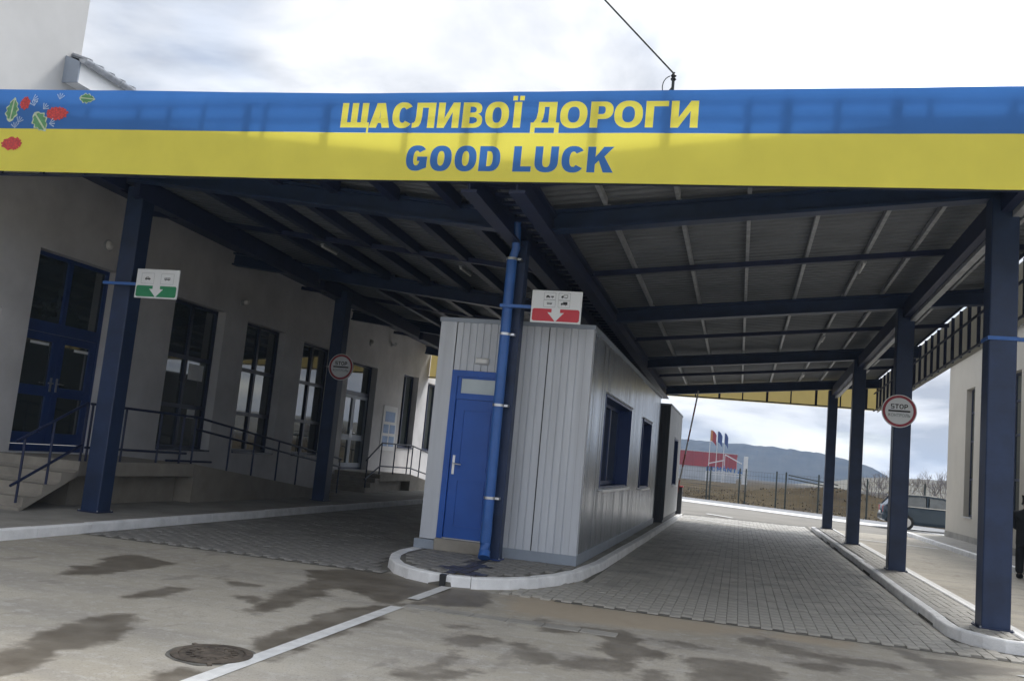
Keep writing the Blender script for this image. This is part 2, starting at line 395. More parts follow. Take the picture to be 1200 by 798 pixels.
HAZE = 0.00045
WET = [[[-6.51,7.97],[-6.82,8.6],[-6.66,8.64],[-6.98,9.18],[-7.02,9.61],[-6.83,9.75],[-6.55,9.61],[-6.28,9.55],[-6.21,9.2],[-6.25,8.66],[-6.26,8.27],[-6.35,8.06]],[[-5.38,7.36],[-5.39,7.83],[-5.4,8.12],[-5.19,8.21],[-5.15,8.0],[-5.13,7.61],[-5.28,7.38]],[[-4.61,5.08],[-4.67,5.25],[-4.72,5.53],[-4.84,5.74],[-4.92,6.21],[-4.96,6.63],[-4.84,6.79],[-4.65,6.67],[-4.43,6.22],[-4.34,6.02],[-4.34,5.71],[-4.41,5.46],[-4.26,5.17],[-4.2,4.98],[-4.22,4.78],[-4.24,4.7]],[[-4.98,10.28],[-4.72,10.74],[-4.23,10.94],[-3.8,10.69],[-3.32,10.65],[-3.3,10.35],[-3.28,9.58],[-3.29,9.14],[-3.37,8.81],[-3.47,8.88],[-3.99,9.37],[-4.15,9.33],[-4.19,9.1],[-3.99,8.86],[-4.09,8.51],[-4.02,8.03],[-4.02,7.75],[-4.09,7.55],[-4.18,7.6],[-4.29,7.91],[-4.45,8.56],[-4.46,9.0],[-4.48,9.37],[-4.62,9.75]],[[-3.57,6.65],[-3.57,7.06],[-3.54,7.54],[-3.63,7.85],[-3.6,8.29],[-3.4,8.78],[-3.26,8.76],[-3.28,7.97],[-3.25,7.12],[-3.26,6.11]],[[-3.13,6.09],[-3.11,6.65],[-3.15,6.9],[-3.09,7.31],[-3.15,7.53],[-3.1,7.75],[-3.08,8.08],[-3.16,8.28],[-3.23,7.7],[-3.22,7.04]],[[-3.28,8.82],[-3.12,9.39],[-3.18,10.48],[-2.83,10.53],[-2.66,10.21],[-2.49,9.5],[-2.71,9.29],[-3.03,9.14]],[[-1.95,8.96],[-1.78,9.18],[-1.6,8.93],[-1.46,9.12],[-1.22,9.19],[-1.01,9.18],[-0.73,8.92],[-0.8,8.64],[-0.53,8.38],[-0.48,8.22],[-0.65,8.09],[-0.77,7.82],[-0.76,7.41],[-0.98,7.32],[-1.26,7.2],[-1.33,7.36],[-1.24,7.65],[-1.05,7.79],[-0.93,7.84],[-1.09,8.15],[-1.12,8.66],[-1.25,8.85],[-1.49,8.59],[-1.66,8.63]],[[-1.83,7.97],[-1.56,7.78],[-1.41,7.75],[-1.35,7.39],[-1.5,7.19],[-1.68,7.5]],[[-0.58,8.94],[-0.39,9.09],[-0.16,8.93],[-0.31,8.76]],[[-0.37,8.21],[-0.2,8.44],[0.09,8.47],[0.33,8.46],[0.44,8.27],[0.38,7.79],[-0.27,7.33],[-0.33,7.72],[-0.24,7.95]],[[0.09,9.72],[0.38,9.89],[0.46,9.65],[0.36,9.29],[0.21,9.4]],[[-0.67,7.59],[-0.51,7.67],[-0.38,7.25],[-0.62,7.08]],[[-2.53,8.31],[-2.34,8.36],[-2.26,8.3],[-2.44,8.15]],[[-2.31,7.58],[-2.25,7.95],[-2.12,7.95],[-1.92,8.01],[-1.97,7.76],[-2.03,7.51],[-2.19,7.43]],[[-2.18,6.53],[-2.11,6.81],[-2.14,7.32],[-2.03,7.04],[-2.05,6.47],[-1.86,6.76],[-1.78,6.66],[-1.9,6.36],[-2.06,6.19],[-2.3,6.21],[-2.24,6.37]],[[0.38,9.77],[0.61,9.6],[0.95,9.42],[1.3,9.48],[1.64,9.29],[1.48,9.17],[1.11,9.14],[0.71,9.24],[0.64,9.08],[0.37,9.41]],[[0.51,8.79],[0.8,8.95],[0.95,9.22],[1.07,9.11],[0.93,8.63],[0.61,8.62]],[[1.53,10.39],[1.76,10.33],[1.89,10.03],[2.13,10.05],[2.41,10.1],[2.69,10.1],[3.01,10.23],[2.37,9.58],[1.84,9.02],[1.84,9.58],[1.69,9.88]],[[-3.51,5.07],[-3.56,5.44],[-3.47,5.58],[-3.32,5.55],[-3.28,5.23]],[[-5.32,8.95],[-5.02,8.97],[-4.92,8.99],[-4.78,8.94],[-4.79,8.77],[-4.99,8.71]],[[-4.68,8.23],[-4.53,8.31],[-4.32,8.2],[-4.33,7.96],[-4.49,8.02]],[[-4.26,7.59],[-4.22,7.77],[-4.08,7.69],[-4.04,7.47]]]
SAND = [[[-2.5,10.47],[-1.86,10.65],[-1.2,10.39],[-0.7,10.53],[-0.05,10.35],[0.4,10.59],[0.38,10.16],[-0.25,9.69],[-0.86,9.37],[-1.29,9.4],[-1.83,9.34],[-2.21,9.3]],[[0.4,10.45],[0.73,10.45],[1.25,10.35],[1.16,9.92],[0.59,9.95],[0.39,10.03]]]

# ================================================================== SETTING: ground
def concrete_mat():
    m = bpy.data.materials.new('forecourt_concrete'); m.use_nodes = True
    t = m.node_tree; b = t.nodes['Principled BSDF']; Lk = t.links.new
    def nn(ty, **kw):
        n = t.nodes.new(ty)
        for k, v in kw.items(): setattr(n, k, v)
        return n
    geo = nn('ShaderNodeNewGeometry')
    def noise(scale, detail=5, rough=.55, st=(1, 1, 1), dist=0):
        mp = nn('ShaderNodeMapping'); mp.inputs['Scale'].default_value = st; Lk(geo.outputs['Position'], mp.inputs[0])
        n = nn('ShaderNodeTexNoise'); n.inputs['Scale'].default_value = scale; n.inputs['Detail'].default_value = detail
        n.inputs['Roughness'].default_value = rough; n.inputs['Distortion'].default_value = dist
        Lk(mp.outputs[0], n.inputs['Vector']); return n.outputs['Fac']
    def mix(fac, a, c, blend='MIX'):
        n = nn('ShaderNodeMix', data_type='RGBA', blend_type=blend)
        if isinstance(fac, (int, float)): n.inputs[0].default_value = fac
        else: Lk(fac, n.inputs[0])
        for s, x in ((6, a), (7, c)):
            if isinstance(x, tuple): n.inputs[s].default_value = (*x, 1)
            else: Lk(x, n.inputs[s])
        return n.outputs[2]
    def rng(x, a, c, lo=0., hi=1., smooth=True):
        n = nn('ShaderNodeMapRange')
        if smooth: n.interpolation_type = 'SMOOTHSTEP'
        for k, v in zip(('From Min', 'From Max', 'To Min', 'To Max'), (a, c, lo, hi)): n.inputs[k].default_value = v
        Lk(x, n.inputs['Value']); return n.outputs[0]
    def mth(op, x, y):
        n = nn('ShaderNodeMath', operation=op)
        for i, q in enumerate((x, y)):
            if isinstance(q, (int, float)): n.inputs[i].default_value = q
            else: Lk(q, n.inputs[i])
        return n.outputs[0]
    col = mix(rng(noise(.45, 4), .35, .65), (.362, .33, .27), (.455, .418, .348))
    col = mix(mth('MULTIPLY', rng(noise(1.1, 7, .62, (.5, 1.6, 1)), .42, .66), .65), col, (.295, .275, .245))        # streaks left by the sweeper
    col = mix(mth('MULTIPLY', rng(noise(7, 9, .75), .48, .66), .7), col, (.48, .455, .41))
    col = mix(mth('MULTIPLY', rng(noise(60, 3, .6), .55, .68), .7), col, (.20, .187, .168))                         # grit
    col = mix(mth('MULTIPLY', rng(noise(2.6, 6, .65, (1, .45, 1), .4), .56, .68), .6), col, (.23, .208, .18))
    col = mix(mth('MULTIPLY', rng(noise(19, 5, .7, (1, .6, 1)), .62, .70), .55), col, (.19, .172, .145))
    aw = nn('ShaderNodeAttribute', attribute_name='wet'); ad = nn('ShaderNodeAttribute', attribute_name='damp'); asd = nn('ShaderNodeAttribute', attribute_name='sand')
    e1 = mth('MULTIPLY', mth('SUBTRACT', noise(4.5, 7, .65), .5), .42)
    wet = rng(mth('ADD', aw.outputs['Fac'], e1), -.07, .05)
    dmp = rng(mth('ADD', ad.outputs['Fac'], mth('MULTIPLY', e1, 1.25)), -.08, .06)
    wet = mth('MAXIMUM', wet, mth('MULTIPLY', dmp, .86))
    snd = rng(mth('ADD', asd.outputs['Fac'], mth('MULTIPLY', mth('SUBTRACT', noise(3, 7, .65), .5), .7)), -.18, .2)
    col = mix(mth('MULTIPLY', snd, .8), col, (.42, .345, .25))
    wt = mth('MULTIPLY', wet, rng(noise(2.2, 4), .25, .6, .72, 1))
    col = mix(wt, col, mix(rng(noise(5, 6), .3, .7), (.128, .108, .082), (.172, .150, .118)))
    Lk(col, b.inputs['Base Color'])
    Lk(mth('SUBTRACT', .9, mth('MULTIPLY', wt, .42)), b.inputs['Roughness'])
    bp = nn('ShaderNodeBump'); bp.inputs['Strength'].default_value = .35; bp.inputs['Distance'].default_value = .012
    Lk(mth('ADD', noise(55, 4, .7), mth('MULTIPLY', noise(6, 5), 1.5)), bp.inputs['Height']); Lk(bp.outputs[0], b.inputs['Normal'])
    return m

def sdf(polys, X, Y, clip=.5):
    best = np.full(X.shape, -clip)
    for P in polys:
        P = np.array(P); n = len(P)
        d2 = np.full(X.shape, 1e9); ins = np.zeros(X.shape, bool)
        for i in range(n):
            a = P[i]; c = P[(i + 1) % n]; e = c - a
            t = np.clip(((X - a[0]) * e[0] + (Y - a[1]) * e[1]) / (e @ e + 1e-9), 0, 1)
            d2 = np.minimum(d2, (X - a[0] - t * e[0]) ** 2 + (Y - a[1] - t * e[1]) ** 2)
            cr = ((a[1] > Y) != (c[1] > Y)) & (X < (c[0] - a[0]) * (Y - a[1]) / (c[1] - a[1] + 1e-12) + a[0])
            ins ^= cr
        d = np.sqrt(d2); best = np.maximum(best, np.where(ins, d, -d))
    return np.clip(best, -clip, clip)

def fence_y(x): return 56.6 - 0.87 * x          # where the far fence stands
# concrete: fine cells where the stains lie, coarse beyond
xs = np.concatenate([np.linspace(-90, -9, 10)[:-1], np.arange(-9, 5.0, .06), np.linspace(5, 90, 11)])
ys = np.concatenate([np.linspace(-40, 4.2, 6)[:-1], np.arange(4.2, 11.4, .06), np.linspace(11.4, 35.5, 7)])
X, Y = np.meshgrid(xs, ys)
mb = MB()
mb.v = [(float(x), float(y), 0.0) for x, y in zip(X.ravel(), Y.ravel())]
nx = len(xs)
mb.f = [(j * nx + i, j * nx + i + 1, (j + 1) * nx + i + 1, (j + 1) * nx + i) for j in range(len(ys) - 1) for i in range(nx - 1)]
mb.mi = [0] * len(mb.f)
forecourt = struct('forecourt', mb, concrete_mat(), origin=(0, 0, 0))
for nm, P in (('wet', WET[:7] + WET[19:20]), ('damp', WET[7:19] + WET[20:]), ('sand', SAND)):
    a = forecourt.data.attributes.new(nm, 'FLOAT', 'POINT')
    v = np.full(X.shape, -.5)
    r0 = ys > 4; c0 = (xs > -9.2) & (xs < 5.2)
    v[:, c0] = sdf(P, X[:, c0], Y[:, c0])
    a.data.foreach_set('value', v.ravel().astype(np.float32))

# field behind: bare brown earth and dry grass out to the haze
def field_h(x, y):
    f = fence_y(x)
    d = y - f
    if d < 0: return -0.06
    g = min(1, d / 6)
    bump = 0.9 * max(0, mnoise.noise((x * .11, y * .07, 3)) + .15) + 0.35 * mnoise.noise((x * .35, y * .2, 9)) + .12 * mnoise.noise((x * 1.1, y * .8, 2))
    mound = 1.15 * math.exp(-((x - 5.5) / 5.5) ** 2 - ((d - 12) / 7) ** 2)
    fade = max(0, 1 - d / 120)
    return -0.06 + g * (bump * .7 * fade + mound + .1)
mb = MB()
fx = np.concatenate([np.linspace(-1380, -70, 9)[:-1], np.linspace(-70, -16, 12)[:-1], np.arange(-16, 24, .7), np.linspace(24, 90, 14), np.linspace(90, 1380, 9)[1:]])
fy = np.concatenate([np.linspace(-1200, 30, 6)[:-1], np.arange(30, 50, 4), np.arange(50, 90, .8), np.linspace(90, 180, 20)[:-1], np.linspace(180, 1390, 12)])
for y in fy:
    for x in fx: mb.v.append((float(x), float(y), field_h(x, y)))
nx = len(fx)
mb.f = [(j * nx + i, j * nx + i + 1, (j + 1) * nx + i + 1, (j + 1) * nx + i) for j in range(len(fy) - 1) for i in range(nx - 1)]
mb.mi = [0] * len(mb.f)
M['field'] = mat('dry_field', (0.040, 0.031, 0.022), 1.0, spec=0.0, scale=.16, col2=(0.115, 0.092, 0.056), bump=.5, bscale=2.2, detail=10)
struct('ground', mb, M['field'], origin=(0, 0, 0), smooth=True)
# dry grass tufts along the fence: nobody could count them
mb = MB()
for i in range(2600):
    x = random.uniform(-9, 22); y = fence_y(x) + .4 + 34 * random.random() ** 1.6
    z = field_h(x, y); hh = random.uniform(.03, .10); a = random.uniform(0, 3.14)
    for k in range(2):
        dx, dy = math.cos(a + k * 1.5) * .10, math.sin(a + k * 1.5) * .10; lx, ly = random.uniform(-.15, .15), random.uniform(-.15, .15)
        n = len(mb.v); mb.v += [(x - dx, y - dy, z - .05), (x + dx, y + dy, z - .05), (x + lx, y + ly, z + hh)]; mb.f.append((n, n + 1, n + 2)); mb.mi.append(random.choice((0, 0, 1)))
M['grass_a'] = mat('dry_grass', (0.16, 0.13, 0.085), 0.95, var=.25); M['grass_b'] = mat('brown_grass', (0.12, 0.095, 0.063), 0.95, var=.25)
tag(obj('dry_grass', mb, [M['grass_a'], M['grass_b']]), 'dry yellow and brown grass tufts on the bank behind the fence', 'grass', kind='stuff')

# pale concrete road strip before the fence
mb = MB()
for i in range(30):
    x0, x1 = -30 + i * 2, -28 + i * 2
    mb.quad((x0, fence_y(x0) - 9, .008), (x1, fence_y(x1) - 9, .008), (x1, fence_y(x1) - .5, .008), (x0, fence_y(x0) - .5, .008))
rs = struct('road_strip', mb, M['strip'])
mb = MB(); mb.quad((-30, fence_y(-30) - 8.9, .013), (30, fence_y(30) - 8.9, .013), (30, fence_y(30) - 5.6, .013), (-30, fence_y(-30) - 5.6, .013)); obj('white_band', mb, M['line'], rs)
mb = MB(); mb.v = [(-90, 35.5, -.004), (23, 35.5, -.004), (-90, 134, -.004)]; mb.f = [(0, 1, 2)]; mb.mi = [0]
struct('yard', mb, mat('yard_concrete', (.24, .228, .205), .9, spec=.1, var=.12, scale=.5), origin=(0, 0, -.004))

# hills
def ridge(name, prof, y0, depth, rough, m, seed):
    px = [p[0] for p in prof]; pz = [p[1] for p in prof]
    mb = MB(); xsr = np.linspace(px[0], px[-1], 420); rows = 12
    for j in range(rows + 1):
        s = j / rows
        for x in xsr:
            z = float(np.interp(x, px, pz)) * (math.sin(min(1, s * 1.25) * math.pi / 2)) if s < .8 else float(np.interp(x, px, pz)) * (1 - (s - .8) * 1.2)
            z += rough * (mnoise.noise((x * .12, s * 9, seed)) + .7 * mnoise.noise((x * .4, s * 20, seed))) * min(1, s * 3)
            mb.v.append((float(x), y0 + s * depth, -1 + z if j else -2.0))
    nx = len(xsr)
    mb.f = [(j * nx + i, j * nx + i + 1, (j + 1) * nx + i + 1, (j + 1) * nx + i) for j in range(rows) for i in range(nx - 1)]
    mb.mi = [0] * len(mb.f)
    return struct(name, mb, m)
M['hill'] = mat('wooded_hill', (0.022, 0.023, 0.024), 1.0, spec=0.0, scale=.045, col2=(0.07, 0.066, 0.058), detail=12, bump=.8, bscale=.3)
M['hill_field'] = mat('pale_hill_field', (0.15, 0.128, 0.085), 1.0, spec=0.0, scale=.03, col2=(0.22, 0.19, 0.125), detail=8)
ridge('wooded_hill', [(-700, 30), (-300, 34), (-63, 33.5), (-14, 33), (25, 33), (64, 31.5), (90, 28.5), (117, 21.5), (131, 13), (170, 8), (420, 9), (700, 8)], 760, 175, 1.0, M['hill'], 1)
ridge('field_hill', [(-500, .5), (30, .6), (52, 3.2), (72, 8.5), (90, 10.5), (117, 11.6), (150, 13), (300, 17), (560, 16)], 470, 190, .25, M['hill_field'], 5)

# ------------------------------------------------------------------ pavers and kerbs
def paver_mesh(name, wx, wy, top, m):
    c = .006
    mb = MB()
    a = [(-wx/2, -wy/2), (wx/2, -wy/2), (wx/2, wy/2), (-wx/2, wy/2)]
    b = [(-wx/2 + c, -wy/2 + c), (wx/2 - c, -wy/2 + c), (wx/2 - c, wy/2 - c), (-wx/2 + c, wy/2 - c)]
    return a, b
def pave(parent, px, py, x0, x1, y0, y1, z, m, inside=None, thick=.03, keep=300, wetf=None):
    """running bond, long side along the lane; the nearest stones are objects, the rest one part"""
    cells = []
    ni = int((x1 - x0) / px); 
    for i in range(ni):
        cx = x0 + (i + .5) * px
        n = int((y1 - y0) / py)
        for j in range(n):
            cy = y0 + (j + .5) * py + (py / 2 if i % 2 else 0)
            if cy + py / 2 > y1 + py * .6: continue
            if inside and not all(inside(cx + sx * px * .5, cy + sy * py * .5) for sx in (-1, 1) for sy in (-1, 1)): continue
            cells.append((cx, cy))
    cells.sort(key=lambda c: c[0] ** 2 * .35 + c[1] ** 2)
    o0 = ORG[parent.name]
    def add(mb, cx, cy, dz, tx, ty):
        wx, wy, c = px - .005, py - .007, .004
        n = len(mb.v)
        for (w_, h_, zz) in ((wx/2, wy/2, -thick), (wx/2, wy/2, -c * .7), (wx/2 - c, wy/2 - c, 0)):
            for sx, sy in ((-1, -1), (1, -1), (1, 1), (-1, 1)):
                mb.v.append((cx + sx * w_, cy + sy * h_, z + dz + zz + (tx * sx + ty * sy if zz > -thick else 0)))
        for r in (0, 4):
            for k in range(4):
                k2 = (k + 1) % 4; mb.f.append((n + r + k, n + r + k2, n + r + 4 + k2, n + r + 4 + k)); mb.mi.append(0)
        mb.f.append((n + 8, n + 9, n + 10, n + 11)); mb.mi.append(0)
    variants = []
    for q in range(10):
        mb = MB(); add(mb, 0, 0, 0, random.uniform(-.0016, .0016), random.uniform(-.0016, .0016))
        me = bpy.data.meshes.new('paver'); me.from_pydata([(x, y, zz - z) for x, y, zz in mb.v], [], mb.f); me.materials.append(m if q < 5 else M['paver_wet']); variants.append(me)
    for cx, cy in cells[:keep]:
        o = bpy.data.objects.new('paver', random.choice(variants[5:] if wetf and wetf(cx, cy) else variants[:5])); COL.objects.link(o); o.parent = parent
        o.location = (cx - o0[0], cy - o0[1], z + random.uniform(-.003, .003) - o0[2])
    if len(cells) > keep:
        mb = MB()
        for cx, cy in cells[keep:]:
            add(mb, cx, cy, random.uniform(-.003, .003), random.uniform(-.0016, .0016), random.uniform(-.0016, .0016))
        obj('paver_field', mb, m, parent)['kind'] = 'stuff'

def kerb(parent, line, inward, w_=.15, h=.13, seg=1.0, z0=-.05, skip=()):
    """whitewashed kerb stones along the outer face; inward = +1 when the pavement lies to the left of travel"""
    P = [Vector((x, y)) for x, y in line]
    cum = [0.0]
    for i in range(len(P) - 1): cum.append(cum[-1] + (P[i + 1] - P[i]).length)
    tot = cum[-1]; n = max(1, round(tot / seg))
    def at(s):
        s = min(max(s, 0), tot)
        i = max(k for k in range(len(P)) if cum[k] <= s + 1e-9)
        if i >= len(P) - 1: i = len(P) - 2
        f = (s - cum[i]) / (cum[i + 1] - cum[i])
        return P[i].lerp(P[i + 1], f)
    def nrm(s):
        d = (at(s + .12) - at(s - .12)).normalized(); return Vector((-d.y, d.x)) * inward
    for k in range(n):
        if k in skip: continue
        sa, sb = tot * k / n + .004, tot * (k + 1) / n - .004
        cuts = [sa] + [c for c in cum if sa + .05 < c < sb - .05] + [sb]
        j = random.uniform(-.004, .004); j2 = random.uniform(-.003, .003)
        mb = MB(); ch = .014
        for q, s_ in enumerate(cuts):
            p = at(s_); na = nrm(s_)
            for off, z in ((0, z0), (.012, h - ch + j), (.012 + ch, h + j), (w_ - ch, h + j), (w_, h - ch + j), (w_, z0)):
                c = p + na * (off + j2); mb.v.append((c.x, c.y, z))
        for q in range(len(cuts) - 1):
            for e in range(5):
                f = (q * 6 + e, q * 6 + e + 1, (q + 1) * 6 + e + 1, (q + 1) * 6 + e); mb.f.append(f if inward < 0 else f[::-1]); mb.mi.append(0)
        e = (len(cuts) - 1) * 6
        f0 = (0, 1, 2, 3, 4, 5); f1 = tuple(e + i for i in range(6))
        mb.f += [f0[::-1], f1] if inward < 0 else [f0, f1[::-1]]; mb.mi += [0, 0]
        obj('kerb_stone', mb, M['kerb'], parent)

# lanes
mb = MB(); mb.quad((-1.95, 10.42, .004), (2.55, 10.42, .004), (2.55, 36, .004), (-1.95, 36, .004)); mb.quad((2.551, 10.46, .004), (3.25, 10.46, .004), (3.25, 11.2, .004), (2.551, 11.2, .004))
lane = struct('lane', mb, M['bed'])
def in_r(x, y):
    if x > 2.405 and not (y < 12 and sdf1(PLAT_OUT, x, y) < -.02 and (x < 2.6 or y < 11.2)): return False
    if y < 12.4: 
        return sdf1(ISL_OUT, x, y) < .03 and sdf1(PLAT_OUT, x, y) < .04
    return x > -1.876
ISL = [(-4.52, 13.6), (-4.62, 12.9), (-4.62, 12.4), (-4.54, 11.9), (-4.38, 11.42), (-4.12, 10.96), (-3.82, 10.66), (-3.5, 10.5), (-3.19, 10.46), (-2.9, 10.56), (-2.58, 10.86), (-2.32, 11.28), (-2.12, 11.8), (-1.99, 12.5), (-1.90, 14), (-1.85, 20), (-1.83, 32.6)]
PLAT = [(2.47, 33.1), (2.46, 21), (2.42, 15.2), (2.395, 12.1), (2.405, 11.7), (2.50, 11.38), (2.66, 11.15), (2.85, 11.0), (3.05, 10.98), (3.2, 11.12)]
ISL_OUT = ISL + [(-4.5, 32.6)]
PLAT_OUT = PLAT + [(3.2, 33.1)]
def sdf1(P, x, y):
    ins = False; d2 = 1e9; n = len(P)
    for i in range(n):
        a = P[i]; c = P[(i + 1) % n]; ex, ey = c[0] - a[0], c[1] - a[1]
        t = max(0, min(1, ((x - a[0]) * ex + (y - a[1]) * ey) / (ex * ex + ey * ey + 1e-9)))
        d2 = min(d2, (x - a[0] - t * ex) ** 2 + (y - a[1] - t * ey) ** 2)
        if ((a[1] > y) != (c[1] > y)) and x < (c[0] - a[0]) * (y - a[1]) / (c[1] - a[1]) + a[0]: ins = not ins
    return math.sqrt(d2) if ins else -math.sqrt(d2)
pave(lane, .122, .215, -2.605, 3.25, 10.45, 34.6, .018, M['paver'], in_r)
mb = MB(); mb.quad((-8.7, 10.8, .004), (-4.2, 10.8, .004), (-4.2, 34, .004), (-8.7, 34, .004))
lane2 = struct('lane', mb, M['bed'])
pave(lane2, .122, .215, -8.5, -4.2, 10.85, 33.5, .018, M['paver_b'], lambda x, y: x < -4.7 or (y < 13.5 and sdf1(ISL_OUT, x, y) < -.02))

# island under the cabins
mb = MB(); mb.hexa([(x, y, -.02) for x, y in ISL_OUT], [(x + (0.03 if x < -3.3 else -.03), y + .02, .112) for x, y in ISL_OUT])
island = struct('traffic_island', mb, M['bed'], origin=(-3.2, 20, 0))
kerb(island, ISL, -1 if False else 1, seg=1.0)
pave(island, .122, .215, -4.6, -1.9, 10.5, 13.2, .128, M['paver_b'], lambda x, y: sdf1(ISL_OUT, x, y) > .155, wetf=lambda x, y: abs(x + 3.34 - (12.3 - y) * .07 + .10 * math.sin(y * 9)) < .10 + .12 * (12.4 - y) and y < 12.45)
mb = MB(); mb.box(-2.2, -1.99, 13.0, 32.4, .10, .122); obj('island_edge', mb, M['pavement'], island)

g = MB(); g.hexa([(-3.335, 10.44, -.02), (-3.275, 10.44, -.02), (-3.285, 10.52, -.02), (-3.315, 10.52, -.02)], [(-3.345, 10.452, .134), (-3.27, 10.452, .134), (-3.26, 10.56, .134), (-3.35, 10.56, .134)]); obj('drain_notch', g, M['black'], island)

# platform under the columns on the other side of the lane
mb = MB(); mb.hexa([(x, y, -.02) for x, y in PLAT_OUT], [(x + .02, y + .02, .112) for x, y in PLAT_OUT])
plat = struct('traffic_island', mb, M['bed'], origin=(2.8, 20, 0))
kerb(plat, PLAT, 1)
kerb(plat, [(3.22, 11.14), (3.24, 16), (3.26, 33.1)], 1, w_=.10, seg=2.0)
pave(plat, .107, .205, 2.56, 3.14, 11.1, 33, .127, M['paver'], lambda x, y: sdf1(PLAT_OUT, x, y) > .10)

# pavement along the terminal
mb = MB(); mb.box(-12.3, -8.74, -12, 42, -.02, .118)
pave_l = struct('pavement', mb, M['pavement'], origin=(-10.4, 15, 0))
kerb(pave_l, [(-8.58, -6), (-8.6, 9), (-8.62, 36)], 1 if False else 1, seg=1.0)
# pavement of the building across the yard
mb = MB(); mb.box(6.28, 8.4, 23.4, 37.9, -.02, .118)
pave_r = struct('pavement', mb, M['pavement'], origin=(7, 30, 0))
kerb(pave_r, [(6.14, 37.9), (6.2, 23.4)], 1, seg=1.5)

# flush edging row and painted lines
for i in range(6):
    mb = MB(); x = -3.18 + i * .36; mb.box(x, x + .35, 8.80, 9.0, -.03, .007 + random.uniform(0, .003))
    obj('edging_stone', mb, M['pavement'], forecourt, bevel=.005)
def marking(pts):
    mb = MB(); mb.quad(*[(x, y, z) for (x, y), z in zip(pts, (MZ,) * 4)]); obj('road_marking', mb, M['line'], forecourt)
MZ = .005
marking([(-3.345, 3.6), (-3.21, 3.6), (-3.15, 8.78), (-3.285, 8.78)])
MZ = .012
marking([(-3.30, 9.28), (-3.17, 9.28), (-3.16, 10.40), (-3.29, 10.40)])
MZ = .024
marking([(-1.5, 32.5), (-1.5, 32.2), (.9, 30.3), (.9, 30.6)][::-1])
marking([(-1.1, 37.6), (-1.2, 37.2), (-.2, 35.9), (-.1, 36.2)][::-1])
MZ = .009
marking([(1.2, 34.3), (1.2, 34.0), (2.4, 29.6 + 5), (2.4, 35.0)])
marking([(3.3, 31.0), (3.3, 30.7), (5.9, 29.9), (5.9, 30.2)])
marking([(3.45, 12), (3.55, 12), (3.6, 29), (3.5, 29)])
marking([(2.6, 9.7), (2.75, 9.6), (3.9, 10.4), (3.8, 10.5)])
# manhole
MX, MY = -3.55, 6.0
mh = thing('manhole', (MX, MY, 0), 'round cast iron manhole cover set in the concrete beside the painted line', 'manhole')
mb = MB(); mb.lathe((MX, MY, 0), [(.285, .002), (.285, .012), (.268, .014), (.232, .014), (.228, .004)], 40); obj('rim', mb, M['iron'], mh)
mb = MB(); mb.lathe((MX, MY, 0), [(.222, .004), (.222, .010), (.185, .011), (.18, .005), (.13, .005), (.126, .012), (.09, .012), (.086, .006)], 40)
for k in range(16):
    a = k * math.pi / 8; mb.bar((MX + .137 * math.cos(a), MY + .137 * math.sin(a), .008), (MX + .176 * math.cos(a), MY + .176 * math.sin(a), .008), .016, .010)
obj('cover', mb, M['iron'], mh)
mb = MB(); rr_ = lambda t: .31 + .035 * mnoise.noise((2.2 * math.cos(t), 2.2 * math.sin(t), 7))
mb.poly([(MX + rr_(t) * math.cos(t), MY + rr_(t) * math.sin(t)) for t in np.linspace(0, 2 * math.pi, 40)[:-1]], lambda u, v: (u, v, .0045), [[(MX + .284 * math.cos(t), MY + .284 * math.sin(t)) for t in np.linspace(0, 2 * math.pi, 40)[:-1]]])
obj('collar', mb, M['bed'], mh)
for a in (2.5, 5.2):
    mb = MB(); c, s_ = math.cos(a), math.sin(a); mb.bar((MX + .28 * c, MY + .28 * s_, .006), (MX + .345 * c, MY + .32 * s_, .006), .03, .012); obj('lug', mb, M['iron'], mh)

# ================================================================== TERMINAL BUILDING
tb = thing('terminal_building', (-14, 14, 0), 'long cream rendered terminal with tall blue framed windows along the pavement', 'building')
XW = -12.0
OPEN = [(9.9, 12.34, 1.0, 3.25, 'w'), (12.97, 15.05, .88, 4.42, 'd'), (16.95, 18.95, 1.05, 4.32, 'w'), (19.95, 21.95, 1.05, 4.28, 'w'),
        (23.0, 25.0, 1.05, 4.22, 'w'), (26.15, 28.45, .66, 4.08, 'e'), (30.95, 32.5, 1.5, 4.18, 's'), (33.6, 35.1, 1.47, 4.1, 's')]
ZT = 5.2
mb = MB()
y = -8.0
for (a, b, z0, z1, k) in OPEN:
    mb.box(XW - .4, XW, y, a, -.05, ZT)
    mb.box(XW - .4, XW, a, b, -.05, z0); mb.box(XW - .4, XW, a, b, z1, ZT)
    y = b
mb.box(XW - .4, XW, y, 42, -.05, ZT)
mb.box(XW - .4, XW, 13.19, 42, ZT, 7.55); mb.box(XW - .4, XW, -8, 13.19, ZT, 6.3)
obj('wall', mb, M['wall'], tb)
mb = MB(); mb.box(XW - 8, XW, -8, 13.19, 6.3, 17.2); obj('upper_wall', mb, M['wall_up'], tb)
for ya, zt_ in ((-8, 6.3), (41.6, 7.55)): mb = MB(); mb.box(XW - 8, XW - .4, ya, ya + .4, -.05, zt_); obj('end_wall', mb, M['wall'], tb)
